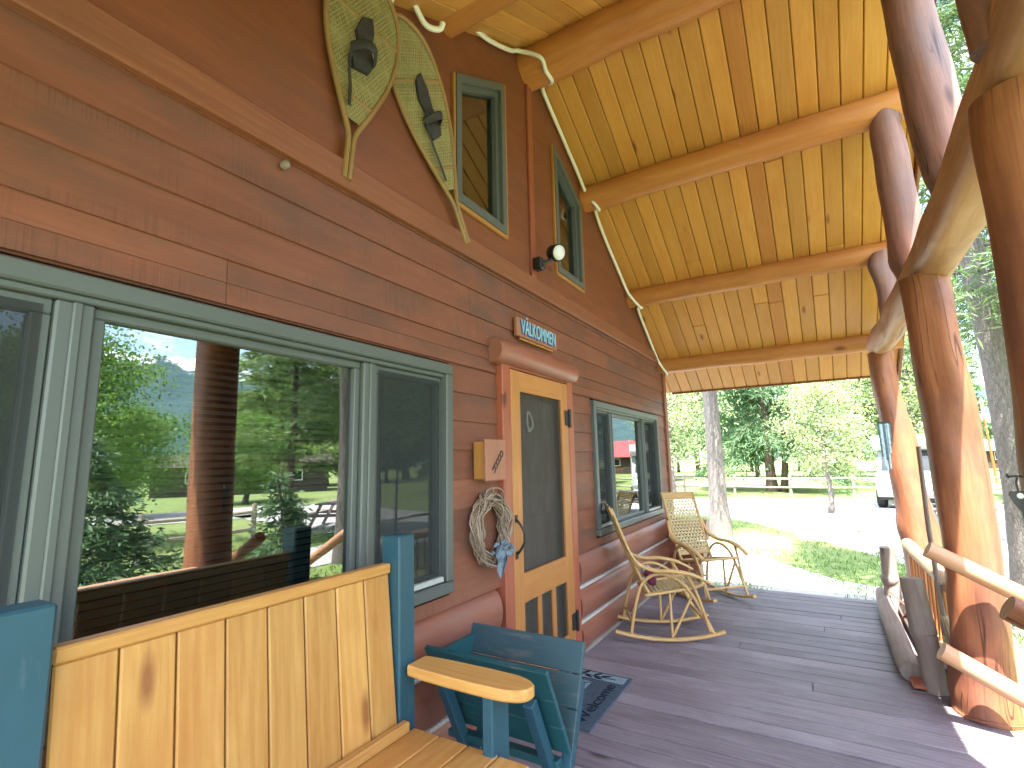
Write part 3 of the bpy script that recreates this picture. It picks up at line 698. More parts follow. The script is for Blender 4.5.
for s, yc in ((-1, .40), (1, 1.505)):
    b = MB(); P = []
    for x, w in ((.335, .052), (.40, .060), (.5, .064), (.62, .066), (.70, .064)): P.append((x, w))
    for k in range(1, 8):
        a = PI / 2 * k / 8; P.append((.70 + .115 * math.sin(a), .064 * math.cos(a) ** .8 + .0))
    poly = [(x, yc + w) for x, w in P] + [(.817, yc)] + [(x, yc - w) for x, w in P[::-1]]
    ins = [(x + (-.006 if x > .7 else 0), yc + (y_ - yc) * .93) for x, y_ in poly]; m_ = len(poly)
    lv = [(ins, .672), (poly, .679), (poly, .702), (ins, .709)]; vs = [(x, y_, z) for q, z in lv for x, y_ in q]; fs = []
    for q in range(3):
        for i in range(m_): j = (i + 1) % m_; fs.append((q * m_ + j, q * m_ + i, q * m_ + m_ + i, q * m_ + m_ + j))
    fs += [tuple(range(m_)), tuple(range(3 * m_, 4 * m_))[::-1]]
    b.add(vs, fs); LB(b, 'armrest', M['pine'], bench, BO)
    b = MB(); b.box((.655, yc - .052, 0), (.695, yc + .052, .671), 2, .005); LB(b, 'front_leg', M['teal'], bench, BO)
    b = MB(); b.box((.30, yc - .03, .385), (.652, yc + .012, .475), 0, .005); LB(b, 'side_rail', M['teal'], bench, BO)
for i in range(4):
    x0 = .345 + i * .119; b = MB(); b.box((x0, ya - .02, .474), (x0 + .115, yb + .055, .497), 1, .008 if i == 3 else .004); LB(b, 'seat_slat', M['pine'], bench, BO)
b = MB(); b.box((.70, ya - .06, .38), (.735, yb + .08, .472), 1, .005); LB(b, 'front_apron', M['teal'], bench, BO)

# ------------------------------------------------------------------ painted V trough on crossed legs
TO = (.44, 1.98, 0)
tr = thing('wooden_trough', 'teal painted v-shaped wooden trough on crossed legs between the pine bench and the screen door', 'trough', TO)
xa, xe = .12, .715
def vside(p, q, mat, nm, up, n):
    for i in range(n):
        b = MB(); a = [p[k] + (q[k] - p[k]) * i / n for k in (0, 1)]; e = [p[k] + (q[k] - p[k]) * (i + 1) / n for k in (0, 1)]
        mid = ((a[0] + e[0]) / 2, (a[1] + e[1]) / 2); w = math.hypot(e[0] - a[0], e[1] - a[1])
        b.bar((xa, mid[0], mid[1]), (xe, mid[0], mid[1]), w - .003, .022, up, .003); LB(b, nm, mat, tr, TO)
vside((1.80, .635), (1.985, .275), M['teal2'], 'near_side', (0, -.9, -.45), 3)
vside((2.165, .635), (2.012, .28), M['tealworn'], 'far_side', (0, -.9, .4), 3)
for xx in (.215, .635):
    b = MB(); b.bar((xx, 1.80, .515), (xx, 2.06, .0), .045, .045, (0, -.9, -.45), .004); LB(b, 'leg', M['teal'], tr, TO)
    b = MB(); b.bar((xx + .048, 2.16, .48), (xx + .048, 1.90, .0), .045, .045, (0, .9, -.45), .004); LB(b, 'leg', M['teal'], tr, TO)
b = MB(); b.bar((.14, 1.955, .24), (.68, 1.955, .24), .05, .03, (0, 0, 1), .004); LB(b, 'stretcher', M['teal2'], tr, TO)
b = MB(); b.prism([(1.83, .6), (2.14, .6), (2.0, .3)], 0, xa + .015, xa + .033, 1); LB(b, 'end_panel', M['teal2'], tr, TO)

# ------------------------------------------------------------------ laced rocking chairs
def web(b, poly, dirs, w, t, mp):
    for ang, sp in dirs:
        d = (math.cos(ang), math.sin(ang)); nn = (-d[1], d[0]); pr = [p[0] * nn[0] + p[1] * nn[1] for p in poly]
        s = min(pr) + sp * .5
        while s < max(pr):
            hits = []
            for i in range(len(poly)):
                p, q = poly[i], poly[(i + 1) % len(poly)]; a = p[0] * nn[0] + p[1] * nn[1] - s; c = q[0] * nn[0] + q[1] * nn[1] - s
                if (a < 0) != (c < 0): k = a / (a - c); hits.append((p[0] + (q[0] - p[0]) * k, p[1] + (q[1] - p[1]) * k))
            hits.sort(key=lambda h: h[0] * d[0] + h[1] * d[1])
            for h0, h1 in zip(hits[::2], hits[1::2]):
                if math.hypot(h1[0] - h0[0], h1[1] - h0[1]) < .01: continue
                j = random.uniform(-.001, .001)
                a, c = Vector(mp(h0[0], h0[1], j)), Vector(mp(h1[0], h1[1], j)); u = Vector(mp(h0[0], h0[1], .01)) - Vector(mp(h0[0], h0[1], 0))
                b.bar(a, c, w, t, u, t * .3)
            s += sp
RKL = 'laced rawhide and bentwood rocking chair '
def make_rocker(label):
    t = thing('rocking_chair', label, 'rocking chair', (0, 0, 0), 0, 'laced rocking chairs')
    hw = .215
    for s in (-1, 1):
        b = MB(); P = [(x, s * hw * 1.05, .022 + .34 * x * x) for x in np.linspace(-.42, .42, 15)]; b.tube(P, .023, 10, flat=.62, flatup=(0, 0, 1)); b.build('runner', M['rattan'], t)
        b = MB(); P = spline([(-.30, s * hw * 1.04, .055), (-.255, s * hw, .26), (-.20, s * hw, .42), (-.11, s * hw * 1.02, .50), (.0, s * hw * 1.05, .505), (.12, s * hw * 1.05, .44), (.22, s * hw * 1.03, .30), (.335, s * hw * 1.03, .066)], 5); b.tube(P, .0135, 8); b.build('side_hoop', M['rattan'], t)
        b = MB(); P = spline([(-.13, s * .185, .345), (-.19, s * .19, .46), (-.285, s * .195, .70), (-.405, s * .20, 1.02)], 6); b.tube(P, .016, 8, flat=.8); b.build('back_stile', M['rattan'], t)
        b = MB(); P = spline([(-.30, s * .215, .74), (-.225, s * .235, .60), (-.10, s * .262, .548), (.05, s * .275, .542), (.20, s * .272, .51), (.33, s * .262, .445)], 6); b.tube(P, [.018] * 6 + [.032] * (len(P) - 12) + [.024] * 5 + [.012], 8, flat=.5, flatup=(0, 0, 1)); b.build('armrest', M['rattan'], t)
        b = MB(); P = spline([(.305, s * .235, .085), (.26, s * .23, .25), (.20, s * .245, .42), (.14, s * .268, .525)], 5); b.tube(P, .012, 8); b.build('front_leg', M['rattan'], t)
        b = MB(); b.tube([(.02, s * hw, .03), (.02, s * hw * .97, .36)], .011, 8); b.build('spindle', M['rattan'], t)
        b = MB(); b.tube([(.03, s * hw, .05), (.20, s * hw * .97, .36)], .011, 8); b.build('brace', M['rattan'], t)
    b = MB(); fr = spline([(-.16, -.20, .345), (.0, -.21, .37), (.20, -.215, .405), (.275, -.19, .42), (.30, -.10, .426), (.305, 0, .427), (.30, .10, .426), (.275, .19, .42), (.20, .215, .405), (.0, .21, .37), (-.16, .20, .345)], 4)
    b.tube(fr, .013, 8); b.tube([(-.16, -.2, .345), (-.16, .2, .345)], .013, 8); b.build('seat_frame', M['rattan'], t)
    b = MB(); poly = [(-.155, -.195), (.2, -.205), (.27, -.18), (.295, 0), (.27, .18), (.2, .205), (-.155, .195)]
    web(b, poly, [(PI / 2, .033), (.62, .044), (-.62, .044)], .011, .004, lambda x, y, h: (x, y, .37 + (x) * .175 + h - .025 * math.cos(y * 6) * (1 - abs(x) * 2))); b.build('laced_seat', M['web'], t)
    b = MB(); poly = [(0, -.18), (.63, -.195), (.63, .195), (0, .18)]
    def mp(u, v, h):
        k = u / .63; return (-.165 - .235 * k + h * .93, v, .42 + .56 * k + h * .37)
    web(b, poly, [(PI / 2, .036), (PI / 6, .036), (-PI / 6, .036)], .0115, .004, mp); b.build('laced_back', M['web'], t)
    b = MB(); b.bar((-.408, -.215, 1.0), (-.408, .215, 1.0), .075, .02, (.93, 0, .37), .008); b.build('crest_rail', M['rattan'], t)
    b = MB(); b.bar((-.165, -.19, .415), (-.165, .19, .415), .04, .018, (.93, 0, .37), .006); b.build('lower_back_rail', M['rattan'], t)
    for x, z in ((-.28, .14), (.29, .15)):
        b = MB(); b.tube([(x, -hw, z), (x, hw, z)], .012, 8); b.build('stretcher', M['rattan'], t)
    return t
rk = make_rocker(RKL + 'nearer the screen door, with a small cushion')
rk.location = (.45, 4.40, 0); rk.rotation_euler = (0, 0, math.radians(26))
rk2 = dup(rk, (.56, 5.70, 0), math.radians(-43), RKL + 'standing by the corner log ends')
b = MB(); b.obox(Matrix.Identity(4), (.09, .26, .17), 1, .035); cu = b.build('cushion', [M['cushion']]); cu.location = (.36, 4.36, .455); cu.scale = (.8, .8, .8); cu.rotation_euler = (0, math.radians(-20), math.radians(26))
tag(cu, 'small maroon and pale blue cushion lying on the nearer rocking chair', 'cushion')
k = MB(); k.obox(Matrix.Translation((0, .05, 0)), (.094, .05, .174), 1, .035); k.obox(Matrix.Translation((0, -.06, 0)), (.094, .03, .174), 1, .035); k.build('stripe', M['cushion2'], cu)

# ------------------------------------------------------------------ things hanging on the wall
def snowshoe(label, tip, tail, width, toe=.06, roll=0):
    # tip and tail are (y, z) on the gable wall; local x runs from tail to tip
    tip, tail = Vector((.04, *tip)), Vector((.04, *tail)); ln = (tip - tail).length
    t = thing('snowshoe', label, 'snowshoe', tail, 0, 'pair of old wooden snowshoes')
    ux = (tip - tail).normalized(); n_ = Vector((1, 0, 0)); uy = n_.cross(ux)
    m = Matrix(((ux.x, uy.x, n_.x), (ux.y, uy.y, n_.y), (ux.z, uy.z, n_.z))) @ Matrix.Rotation(roll, 3, 'X'); t.rotation_euler = m.to_euler()
    prof = [(.0, .012), (.1, .013), (.19, .016), (.26, .045), (.36, .095), (.5, .155), (.62, .188), (.74, .2), (.85, .185), (.93, .14), (.98, .07), (1.0, .0)]
    up = [(x * ln, w / .2 * width / 2, 0) for x, w in prof]; lo = [(p[0], -p[1], 0) for p in up[:-1]][::-1]
    P = spline(up + lo, 4); b = MB(); b.tube([(p[0], p[1], .03 * max(0, p[0] / ln - .8) * 5 * .3) for p in P], .0125, 8); b.build('frame', M['oldframe'], t)
    poly = [(p[0], p[1]) for p in spline(up[3:] + lo[:-3], 3)]
    b = MB(); web(b, poly, [(0.52, .0145), (-.52, .0145), (PI / 2, .016)], .0072, .003, lambda x, y, h: (x, y, h)); b.build('lacing', M['oldweb'], t)
    for xx in (.36, .74):
        wv = np.interp(xx, [p[0] for p in prof], [p[1] for p in prof]) / .2 * width / 2; b = MB(); b.bar((xx * ln, -wv, 0), (xx * ln, wv, 0), .02, .014, (0, 0, 1), .004); b.build('crossbar', M['oldframe'], t)
    b = MB(); hw = width * .2
    pts = [(.50, -.5), (.56, -.8), (.62, -.45), (.70, -.55), (.77, -.35), (.74, .3), (.66, .6), (.6, .35), (.55, .75), (.48, .5)]
    b.prism([(x * ln, y * hw) for x, y in pts], 2, .004, .022, 0); b.tube(spline([(.56 * ln, -hw * .8, .02), (.57 * ln, -hw * .3, .075), (.57 * ln, hw * .3, .075), (.56 * ln, hw * .8, .02)], 4), .022, 8, flat=.25)
    b.tube(spline([(.6 * ln, hw * .4, .02), (.5 * ln, hw * .9, .03), (.38 * ln, hw * .6, .022), (.3 * ln, hw * .5, .02)], 4), .009, 6, flat=.4); b.build('binding', M['leather'], t)
snowshoe('old laced snowshoe hanging upright, the left and wider of the pair on the gable', (1.47, 3.76), (1.365, 2.64), .40, roll=-.1)
snowshoe('old laced snowshoe hanging tilted beside the gable window, its tail pointing at the sill', (1.65, 3.68), (2.25, 2.68), .37, roll=-.15)

def signtext(vs, fs, mat, name, par, x, y, z, ux=(0, 1, 0), uy=(0, 0, 1)):
    ux, uy = Vector(ux), Vector(uy); o = Vector((x, y, z)); b = MB(); b.add([o + ux * v[0] + uy * v[1] + ux.cross(uy) * v[2] for v in vs], fs); return b.build(name, mat, par)
sg_ = thing('welcome_sign', 'small red-brown board sign with blue and pale letters above the door header log', 'sign', (.012, 3.10, 2.31))
b = MB(); b.box((.002, -.30, -.062), (.030, .30, .066), 1, .004); b.build('board', M['boxwood'], sg_)
b = MB(); b.box((.004, -.24, -.079), (.02, .26, -.064), 1, .003); b.build('lower_strip', M['yellowwood'], sg_)
vs, fs = textmesh('VÄLKOMMEN', .112, .002); xm = max(v[0] for v in vs); vs = [(v[0] * .255 / xm, v[1] * 1.25, v[2]) for v in vs]
signtext(vs, fs, M['blue'], 'letters', sg_, .033, 0.0, -.004)
signtext([(v[0] + .006, v[1] + .006, v[2]) for v in vs], fs, M['paleblue'], 'letter_highlights', sg_, .0365, 0.004, .0)

kb = thing('key_box', 'small reddish wooden box hanging on the wall between the big window and the door', 'box', (.012, 2.42, 1.43))
b = MB(); b.box((0, -.095, -.105), (.075, .095, .105), 2, .005); b.build('body', M['yellowwood'], kb)
b = MB(); b.box((.0755, -.105, -.115), (.095, .105, .118), 2, .005); b.build('lid', M['boxwood'], kb)
b = MB()
for i in range(5):
    a = Vector((.098, -.045 + .02 * i, -.055 + .022 * i)); b.tube(spline([a, a + Vector((0, .012, .02)), a + Vector((0, .03, .005)), a + Vector((0, .02, -.015))], 4), .003, 5)
b.build('scribble', M['inkdark'], kb)

wr = thing('grapevine_wreath', 'oval grapevine wreath with a blue ribbon hanging beside the screen door', 'wreath', (.03, 2.44, 1.05))
b = MB()
for i in range(34):
    ph = random.uniform(0, 6.28); a_ = random.uniform(.115, .175); bb_ = a_ * 1.18 + random.uniform(-.01, .01); ox = random.uniform(.0, .05); oy, oz = random.uniform(-.01, .01), random.uniform(-.015, .015); sp = random.uniform(3.5, 6.6)
    P = [(ox + .02 * math.sin(k * 1.1 + i), oy + a_ * math.cos(ph + sp * k / 22) * (1 + .06 * math.sin(k * .9 + i * 2)), oz + bb_ * math.sin(ph + sp * k / 22) * (1 + .05 * math.cos(k * .8 + i))) for k in range(23)]
    b.tube(P, random.uniform(.0035, .006), 6)
for i in range(10):
    a0 = random.uniform(0, 6.28); p = Vector((.03, .16 * math.cos(a0), .18 * math.sin(a0))); q = p * 1.16 + Vector((.02, random.uniform(-.04, .04), random.uniform(-.04, .03))); b.tube([p, (p + q) / 2 + Vector((.008, 0, .004)), q], [.004, .003, .0015], 5)
b.build('vines', M['vine'], wr)
b = MB()
for i in range(5):
    y0 = -.02 + .015 * i; P = spline([(.07, .02 + y0 * .3, -.10), (.085, .01 + y0, -.14), (.07, .03 + y0 * 1.2, -.18), (.06, .02 + y0 * .7, -.24 - .02 * (i % 3))], 4); b.tube(P, [.02, .022, .02, .018, .016, .016, .014, .013, .012, .011, .01, .008, .004][:len(P)], 7, flat=.25)
for s in (-1, 1): b.tube(spline([(.075, .02, -.12), (.1, .02 + s * .05, -.09), (.09, .02 + s * .075, -.14), (.075, .02, -.13)], 4), .018, 7, flat=.3)
for i in range(12): b.obox(Matrix.Translation((.075 + random.uniform(-.02, .02), .03 + random.uniform(-.07, .05), -.10 + random.uniform(-.03, .04))) @ Matrix.Rotation(random.uniform(0, 3), 4, (1, .3, .4)), (.025, .018, .008), 0, .003)
b.build('ribbon', M['ribbon'], wr)

fl = thing('flood_lamp', 'small black floodlight with a white lens fixed to the gable trim between the gable windows', 'lamp', (.02, 3.12, 2.86))
b = MB(); b.box((0, -.035, -.06), (.07, .035, .03), 2, .008)
for i in range(3): b.box((.0705, -.03, -.05 + i * .026), (.08, .03, -.036 + i * .026), 1, .003)
b.build('bracket', M['black'], fl)
b = MB(); b.tube([(.05, .03, 0), (.10, .06, .02), (.12, .08, .06)], .014, 8); b.build('arm', M['black'], fl)
b = MB(); d = Vector((.85, -.35, -.3)).normalized(); c0 = Vector((.11, .10, .09)); b.tube([c0 - d * .05, c0 - d * .02, c0 + d * .05, c0 + d * .06], [.03, .055, .066, .062], 20); b.build('housing', M['black'], fl)
b = MB(); b.tube([c0 + d * .055, c0 + d * .066, c0 + d * .072], [.056, .052, .02], 20); b.build('lens', M['white'], fl)

def rope(pts): b = MB(); b.tube(spline(pts, 6), .016, 10); return b
o = rope([(.03, 2.21, 4.16), (.035, 2.5, 4.23), (.04, 2.78, 4.36), (.045, 2.91, 4.45), (.20, 2.96, 4.36), (.2, 3.05, 4.31), (.19, 3.17, 4.31), (.06, 3.27, 4.40), (.035, 3.40, 4.36), (.03, 3.7, 4.205), (.035, 4.0, 4.02), (.05, 4.12, 3.90), (.13, 4.17, 3.755), (.13, 4.25, 3.745)]).build('rope_light', M['ropelight'])
tag(o, 'long white rope light sagging round the ridge log and down the gable slope', 'rope light')
o = rope([(.035, 4.36, 3.87), (.03, 4.6, 3.68), (.03, 5.1, 3.38), (.04, 5.32, 3.24), (.12, 5.42, 3.11), (.11, 5.55, 3.13), (.035, 5.65, 3.16), (.03, 6.0, 2.93), (.035, 6.42, 2.66), (.1, 6.54, 2.51), (.06, 6.64, 2.52)]).build('rope_light', M['ropelight'])
tag(o, 'white rope light along the lower gable slope, ending at the wall corner', 'rope light')
o = rope([(.03, 1.60, 3.71), (.035, 1.70, 3.93), (.045, 1.77, 3.86), (.05, 1.86, 3.80), (.08, 1.94, 3.82), (.1, 1.95, 3.86)]).build('rope_light', M['ropelight'])
tag(o, 'short white hooked end of rope light at the top of the gable above the snowshoes', 'rope light')
b = MB(); b.tube([(.008, 1.09, 2.565), (.03, 1.09, 2.565), (.038, 1.09, 2.56)], [.016, .016, .006], 12); tag(b.build('wall_knob', M['greywood']), 'tiny pale knob on the siding below the snowshoes', 'knob')

# ------------------------------------------------------------------ door mat with lettering
mt = thing('door_mat', 'slate blue welcome mat with a leaf sprig lying on the deck before the screen door', 'mat', (.285, 3.03, .006))
b = MB(); b.box((-.21, -.36, -.004), (.215, .37, .006), 1, .003); b.build('base', M['matdark'], mt)
b = MB(); b.box((-.19, .25, .0065), (.19, .345, .0085), 0, .0008); b.box((-.15, .02, .0065), (.0, .2, .0085), 0, .0008); b.build('pale_band', M['matpale'], mt)
b = MB(); Z = .0105
def leafshape(cx, cy, an, l, w):
    P = []
    for k in range(10): a = 2 * PI * k / 10; x, y = math.cos(a) * l / 2, math.sin(a) * w / 2 * (1 - .3 * math.cos(a)); P.append((cx + x * math.cos(an) - y * math.sin(an), cy + x * math.sin(an) + y * math.cos(an), Z))
    b.add(P, [tuple(range(10))])
for cx, cy, an in ((-.12, .30, .3), (-.08, .33, 1.2), (-.05, .27, -.5), (.0, .32, .9), (.02, .265, -.3), (.06, .31, .4), (-.14, .26, -.6), (-.10, .1, .5), (-.06, .05, -.3), (-.05, .14, 1)): leafshape(cx, cy, an, .07, .026)
b.bar((-.17, .29, Z), (.13, .285, Z), .008, .0012, (0, 0, 1), 0.0003); b.bar((-.15, .0, Z), (-.0, .19, Z), .008, .0012, (0, 0, 1), .0003); b.build('leaf_sprig', M['matink'], mt)
vs, fs = textmesh('Welcome', .105, .0005); signtext([(v[0] * 1.25, v[1], v[2]) for v in vs], fs, M['matink'], 'lettering', mt, .13, -.05, .0098, (0, 1, 0), (-1, 0, 0))

# ------------------------------------------------------------------ by the posts
rkk = thing('log_rack', 'low weathered grey log rack with two stub posts at the edge of the deck', 'log rack', (2.1, 5.0, 0))
def T(name, ctrl, par, off, mat, n=16, bump=.05, seed=0):
    P, Rr = slog(ctrl, 8); b = MB(); b.tube(P, Rr, n, bump, 4, seed=seed); return LB(b, name, mat, par, off)
RO = (2.1, 5.0, 0)
T('base_log', [(2.085, 6.12, .10, .05), (2.08, 6.04, .11, .066), (2.06, 5.5, .075, .066), (2.05, 4.9, .06, .064), (2.04, 4.3, .055, .062), (2.04, 4.2, .055, .055)], rkk, RO, M['greywood'], seed=1)
T('base_log', [(2.20, 5.9, .055, .05), (2.2, 5.0, .05, .05), (2.2, 4.2, .055, .05)], rkk, RO, M['greywood'], seed=2)
T('stub_post', [(2.13, 5.82, .0, .065), (2.135, 5.82, .25, .062), (2.125, 5.81, .30, .07), (2.13, 5.81, .36, .062), (2.13, 5.8, .58, .06)], rkk, RO, M['greywood'], seed=3)
T('stub_post', [(2.15, 4.08, .0, .06), (2.13, 4.1, .26, .06), (2.12, 4.11, .32, .07), (2.115, 4.12, .40, .066), (2.10, 4.14, .64, .06)], rkk, RO, M['greywood'], seed=4)
b = MB(); b.box((2.03, 4.05, .012), (2.24, 4.3, .03), 0, .004); LB(b, 'end_board', M['redtrim'], rkk, RO)
b = MB(); b.tube([(2.11, 5.75, .2), (2.15, 5.2, .23), (2.14, 4.2, .28)], .006, 6); b.tube([(2.14, 5.5, .02), (2.2, 5.3, .2), (2.23, 5.1, .32)], .012, 6); LB(b, 'tie_rod', M['redtrim'], rkk, RO)
br = thing('broom', 'straw broom with a grey wooden handle standing behind the log rack', 'broom', (2.21, 4.12, 0))
b = MB(); b.tube([(.05, 0, .06), (.02, 0, .45), (.01, 0, .95), (.02, .02, 1.46)], [.014, .014, .014, .013], 10); b.build('handle', M['greywood'], br)
b = MB()
for i in range(90):
    a = random.uniform(0, 6.28); r = math.sqrt(random.random()); top = Vector((.022 + .018 * r * math.cos(a), .05 * r * math.sin(a) * .5, .44)); bot = Vector((.06 + .05 * r * math.cos(a), .17 * r * math.sin(a), .10 + random.uniform(0, .06))); b.tube([top, (top + bot) / 2 + Vector((.0, .012 * math.sin(a), .02)), bot], [.004, .0045, .003], 4)
b.build('bristles', M['straw'], br)
b = MB(); b.tube([(.02, 0, .46), (.024, 0, .41), (.03, 0, .33)], [.02, .032, .05], 14, flat=.6); b.build('binding', M['greywood'], br)
om = thing('hanging_ornament', 'bundle of pale blue and grey strips hanging on the far porch post', 'ornament', (2.19, 5.93, 1.72))
b = MB(); b.box((.0, -.02, -.02), (.10, -.0, .0), 0, .004); b.build('hanger', M['black'], om)
for i in range(7):
    xx = .005 + .0145 * i; l = (.30, .40, .44, .34, .42, .28, .2)[i]; b = MB(); b.bar((xx, -.02 - .004 * (i % 2), -.02), (xx + .006 - .012 * (i / 6), -.028 - .006 * (i % 2), -.02 - l), .017, .006, (0, 1, 0), .002); b.build('strip', M['strip'] if i % 3 else M['stripdark'], om)
st = thing('hanging_strap', 'black iron strap with a hole hanging from a wire hook on the near porch post', 'strap', (2.24, 2.25, 1.335))
b = MB(); b.tube(spline([(.02, 0, .0), (-.04, 0, .004), (-.052, 0, .0), (-.054, 0, .012)], 4), .0035, 6); b.tube(spline([(-.03, 0, .0), (-.035, 0, -.02), (-.032, 0, -.055)], 4), .003, 6); b.build('wire_hook', M['black'], st)
b = MB(); P = [(-.052, -.045), (-.058, -.058), (-.052, -.075), (-.034, -.11), (-.03, -.24), (.008, -.24), (.0, -.11), (-.006, -.07), (-.008, -.05), (-.014, -.043)]
b.prism(P, 1, -.006, .006, 2); b.build('strap', M['black'], st)
b = MB(); b.tube([(-.032, -.009, -.058), (-.032, -.0065, -.058)], .009, 12); b.build('rivet', M['white'], st)

# ------------------------------------------------------------------ trees
def leaves(name, pos, dr, ln, wd, rnd, mat, parent, kind=None):
    N = len(pos); dr = dr / np.linalg.norm(dr, axis=1, keepdims=True); rv = RS.normal(size=(N, 3)); sd_ = np.cross(dr, rv); sd_ /= np.linalg.norm(sd_, axis=1, keepdims=True) + 1e-9
    ln = np.asarray(ln)[:, None] * np.ones((N, 1)); wd = np.asarray(wd)[:, None] * np.ones((N, 1))
    v = np.empty((N, 4, 3), np.float32); v[:, 0] = pos; v[:, 1] = pos + dr * ln * .5 + sd_ * wd * .5; v[:, 2] = pos + dr * ln; v[:, 3] = pos + dr * ln * .5 - sd_ * wd * .5
    me = bpy.data.meshes.new(name); me.vertices.add(4 * N); me.vertices.foreach_set('co', v.ravel()); me.loops.add(4 * N); me.loops.foreach_set('vertex_index', np.arange(4 * N, dtype=np.int32))
    me.polygons.add(N); me.polygons.foreach_set('loop_start', np.arange(0, 4 * N, 4, dtype=np.int32)); me.polygons.foreach_set('loop_total', np.full(N, 4, np.int32))
    a = me.attributes.new('rnd', 'FLOAT', 'POINT'); a.data.foreach_set('value', np.repeat(np.clip(rnd, 0, 1), 4).astype(np.float32)); me.materials.append(mat); me.update(); me.validate()
    o = bpy.data.objects.new(name, me); COL.objects.link(o)
    if parent is not None: o.parent = parent
    return o
def trunk_mb(b, H, r0, flare=1.4, lean=(0, 0), bend=.12, seed=0, n=14):
    P = []; Rr = []
    for i in range(19):
        t = i / 18; P.append((lean[0] * t * H + bend * noise.noise(Vector((t * 3, seed, 0))), lean[1] * t * H + bend * noise.noise(Vector((t * 3, seed, 7))), H * t - (.15 if i == 0 else 0)))
        Rr.append(max(.012, r0 * (1 - t) ** .85) * (1 + (flare - 1) * math.exp(-t * H / .35)))
    b.tube(P, Rr, n, .08, 1.5, seed=seed); return P
def conifer(name, label, H, r0, base, Lmax, droop, mat, seed, per=26, nl=.22, nw=.05, bark='bark', whorl=.32, shape=.8, group=None, lean=(0, 0), twin=False, up=0.0):
    rr = np.random.RandomState(seed); random.seed(seed)
    t = thing(name, label, 'tree', group=group); b = MB(); P = trunk_mb(b, H, r0, lean=lean, seed=seed)
    if twin: q = MB(); b.tube([(.5 + .10 * k - .02 * k * k * .1, .1, .55 * k ** 1.3 - .1) for k in range(9)], [r0 * .8 * (1 - k / 11) for k in range(9)], 12, .08, 2)
    pos = []; dr = []; ln = []; rn = []; z = base
    while z < H - .15:
        t_ = (z - base) / (H - base); L_ = Lmax * ((1 - t_) ** shape) * (.55 + .45 * min(1, t_ * 6 + .25)); nb = rr.randint(3, 6); k0 = z / H * 18; i0 = min(17, int(k0)); c0 = np.array(P[i0]) * (1 - (k0 - i0)) + np.array(P[i0 + 1]) * (k0 - i0)
        for _ in range(nb):
            a = rr.uniform(0, 6.283); l = L_ * rr.uniform(.55, 1.15); dz = rr.uniform(-.06, .1) + up; d = np.array([math.cos(a), math.sin(a), 0]); pts = []
            for k in range(6):
                s = k / 5; pts.append(c0 + d * l * s + np.array([0, 0, l * (dz * s * 2 - droop * s * s)]))
            b.tube([tuple(p) for p in pts], [max(.006, r0 * .16 * (1 - t_ * .6) * (1 - s / 5.5)) for s in range(6)], 4, caps=False)
            m = max(5, int(per * l / max(Lmax, .01) * 1.6)); cl = rr.uniform(-.25, .25)
            s = rr.uniform(.18, 1.02, m) ** .8; f = s * 5; i = np.minimum(4, f.astype(int)); pt = np.array(pts); base_p = pt[i] * (1 - (f - i))[:, None] + pt[i + 1] * (f - i)[:, None]
            side = np.array([-d[1], d[0], 0]); spread = rr.normal(size=m) * .22 * l * (1.15 - s * .6); tw = spread[:, None] * side
            for q in range(3):
                off = tw * rr.uniform(.3, 1.2, (m, 1)) + rr.normal(size=(m, 3)) * np.array([.06, .06, .05]) * (1 + l * .15); off[:, 2] -= np.abs(spread) * droop * .8
                pos.append(base_p + off); dd = d[None] * rr.uniform(.3, 1.1, (m, 1)) + side[None] * np.sign(spread)[:, None] * rr.uniform(.2, 1, (m, 1)) + rr.normal(size=(m, 3)) * .35; dd[:, 2] -= droop * rr.uniform(.2, 1.6, m); dr.append(dd)
                ln.append(rr.uniform(.6, 1.4, m) * nl); rn.append(np.clip(.5 + cl + rr.normal(size=m) * .2 + (s - .6) * .3, 0, 1))
        z += whorl * rr.uniform(.7, 1.3)
    b.build('trunk', M[bark], t)
    pos = np.concatenate(pos); dr = np.concatenate(dr); ln = np.concatenate(ln); rn = np.concatenate(rn); leaves('crown', pos, dr, ln, ln * (nw / nl), rn, M[mat], t); return t
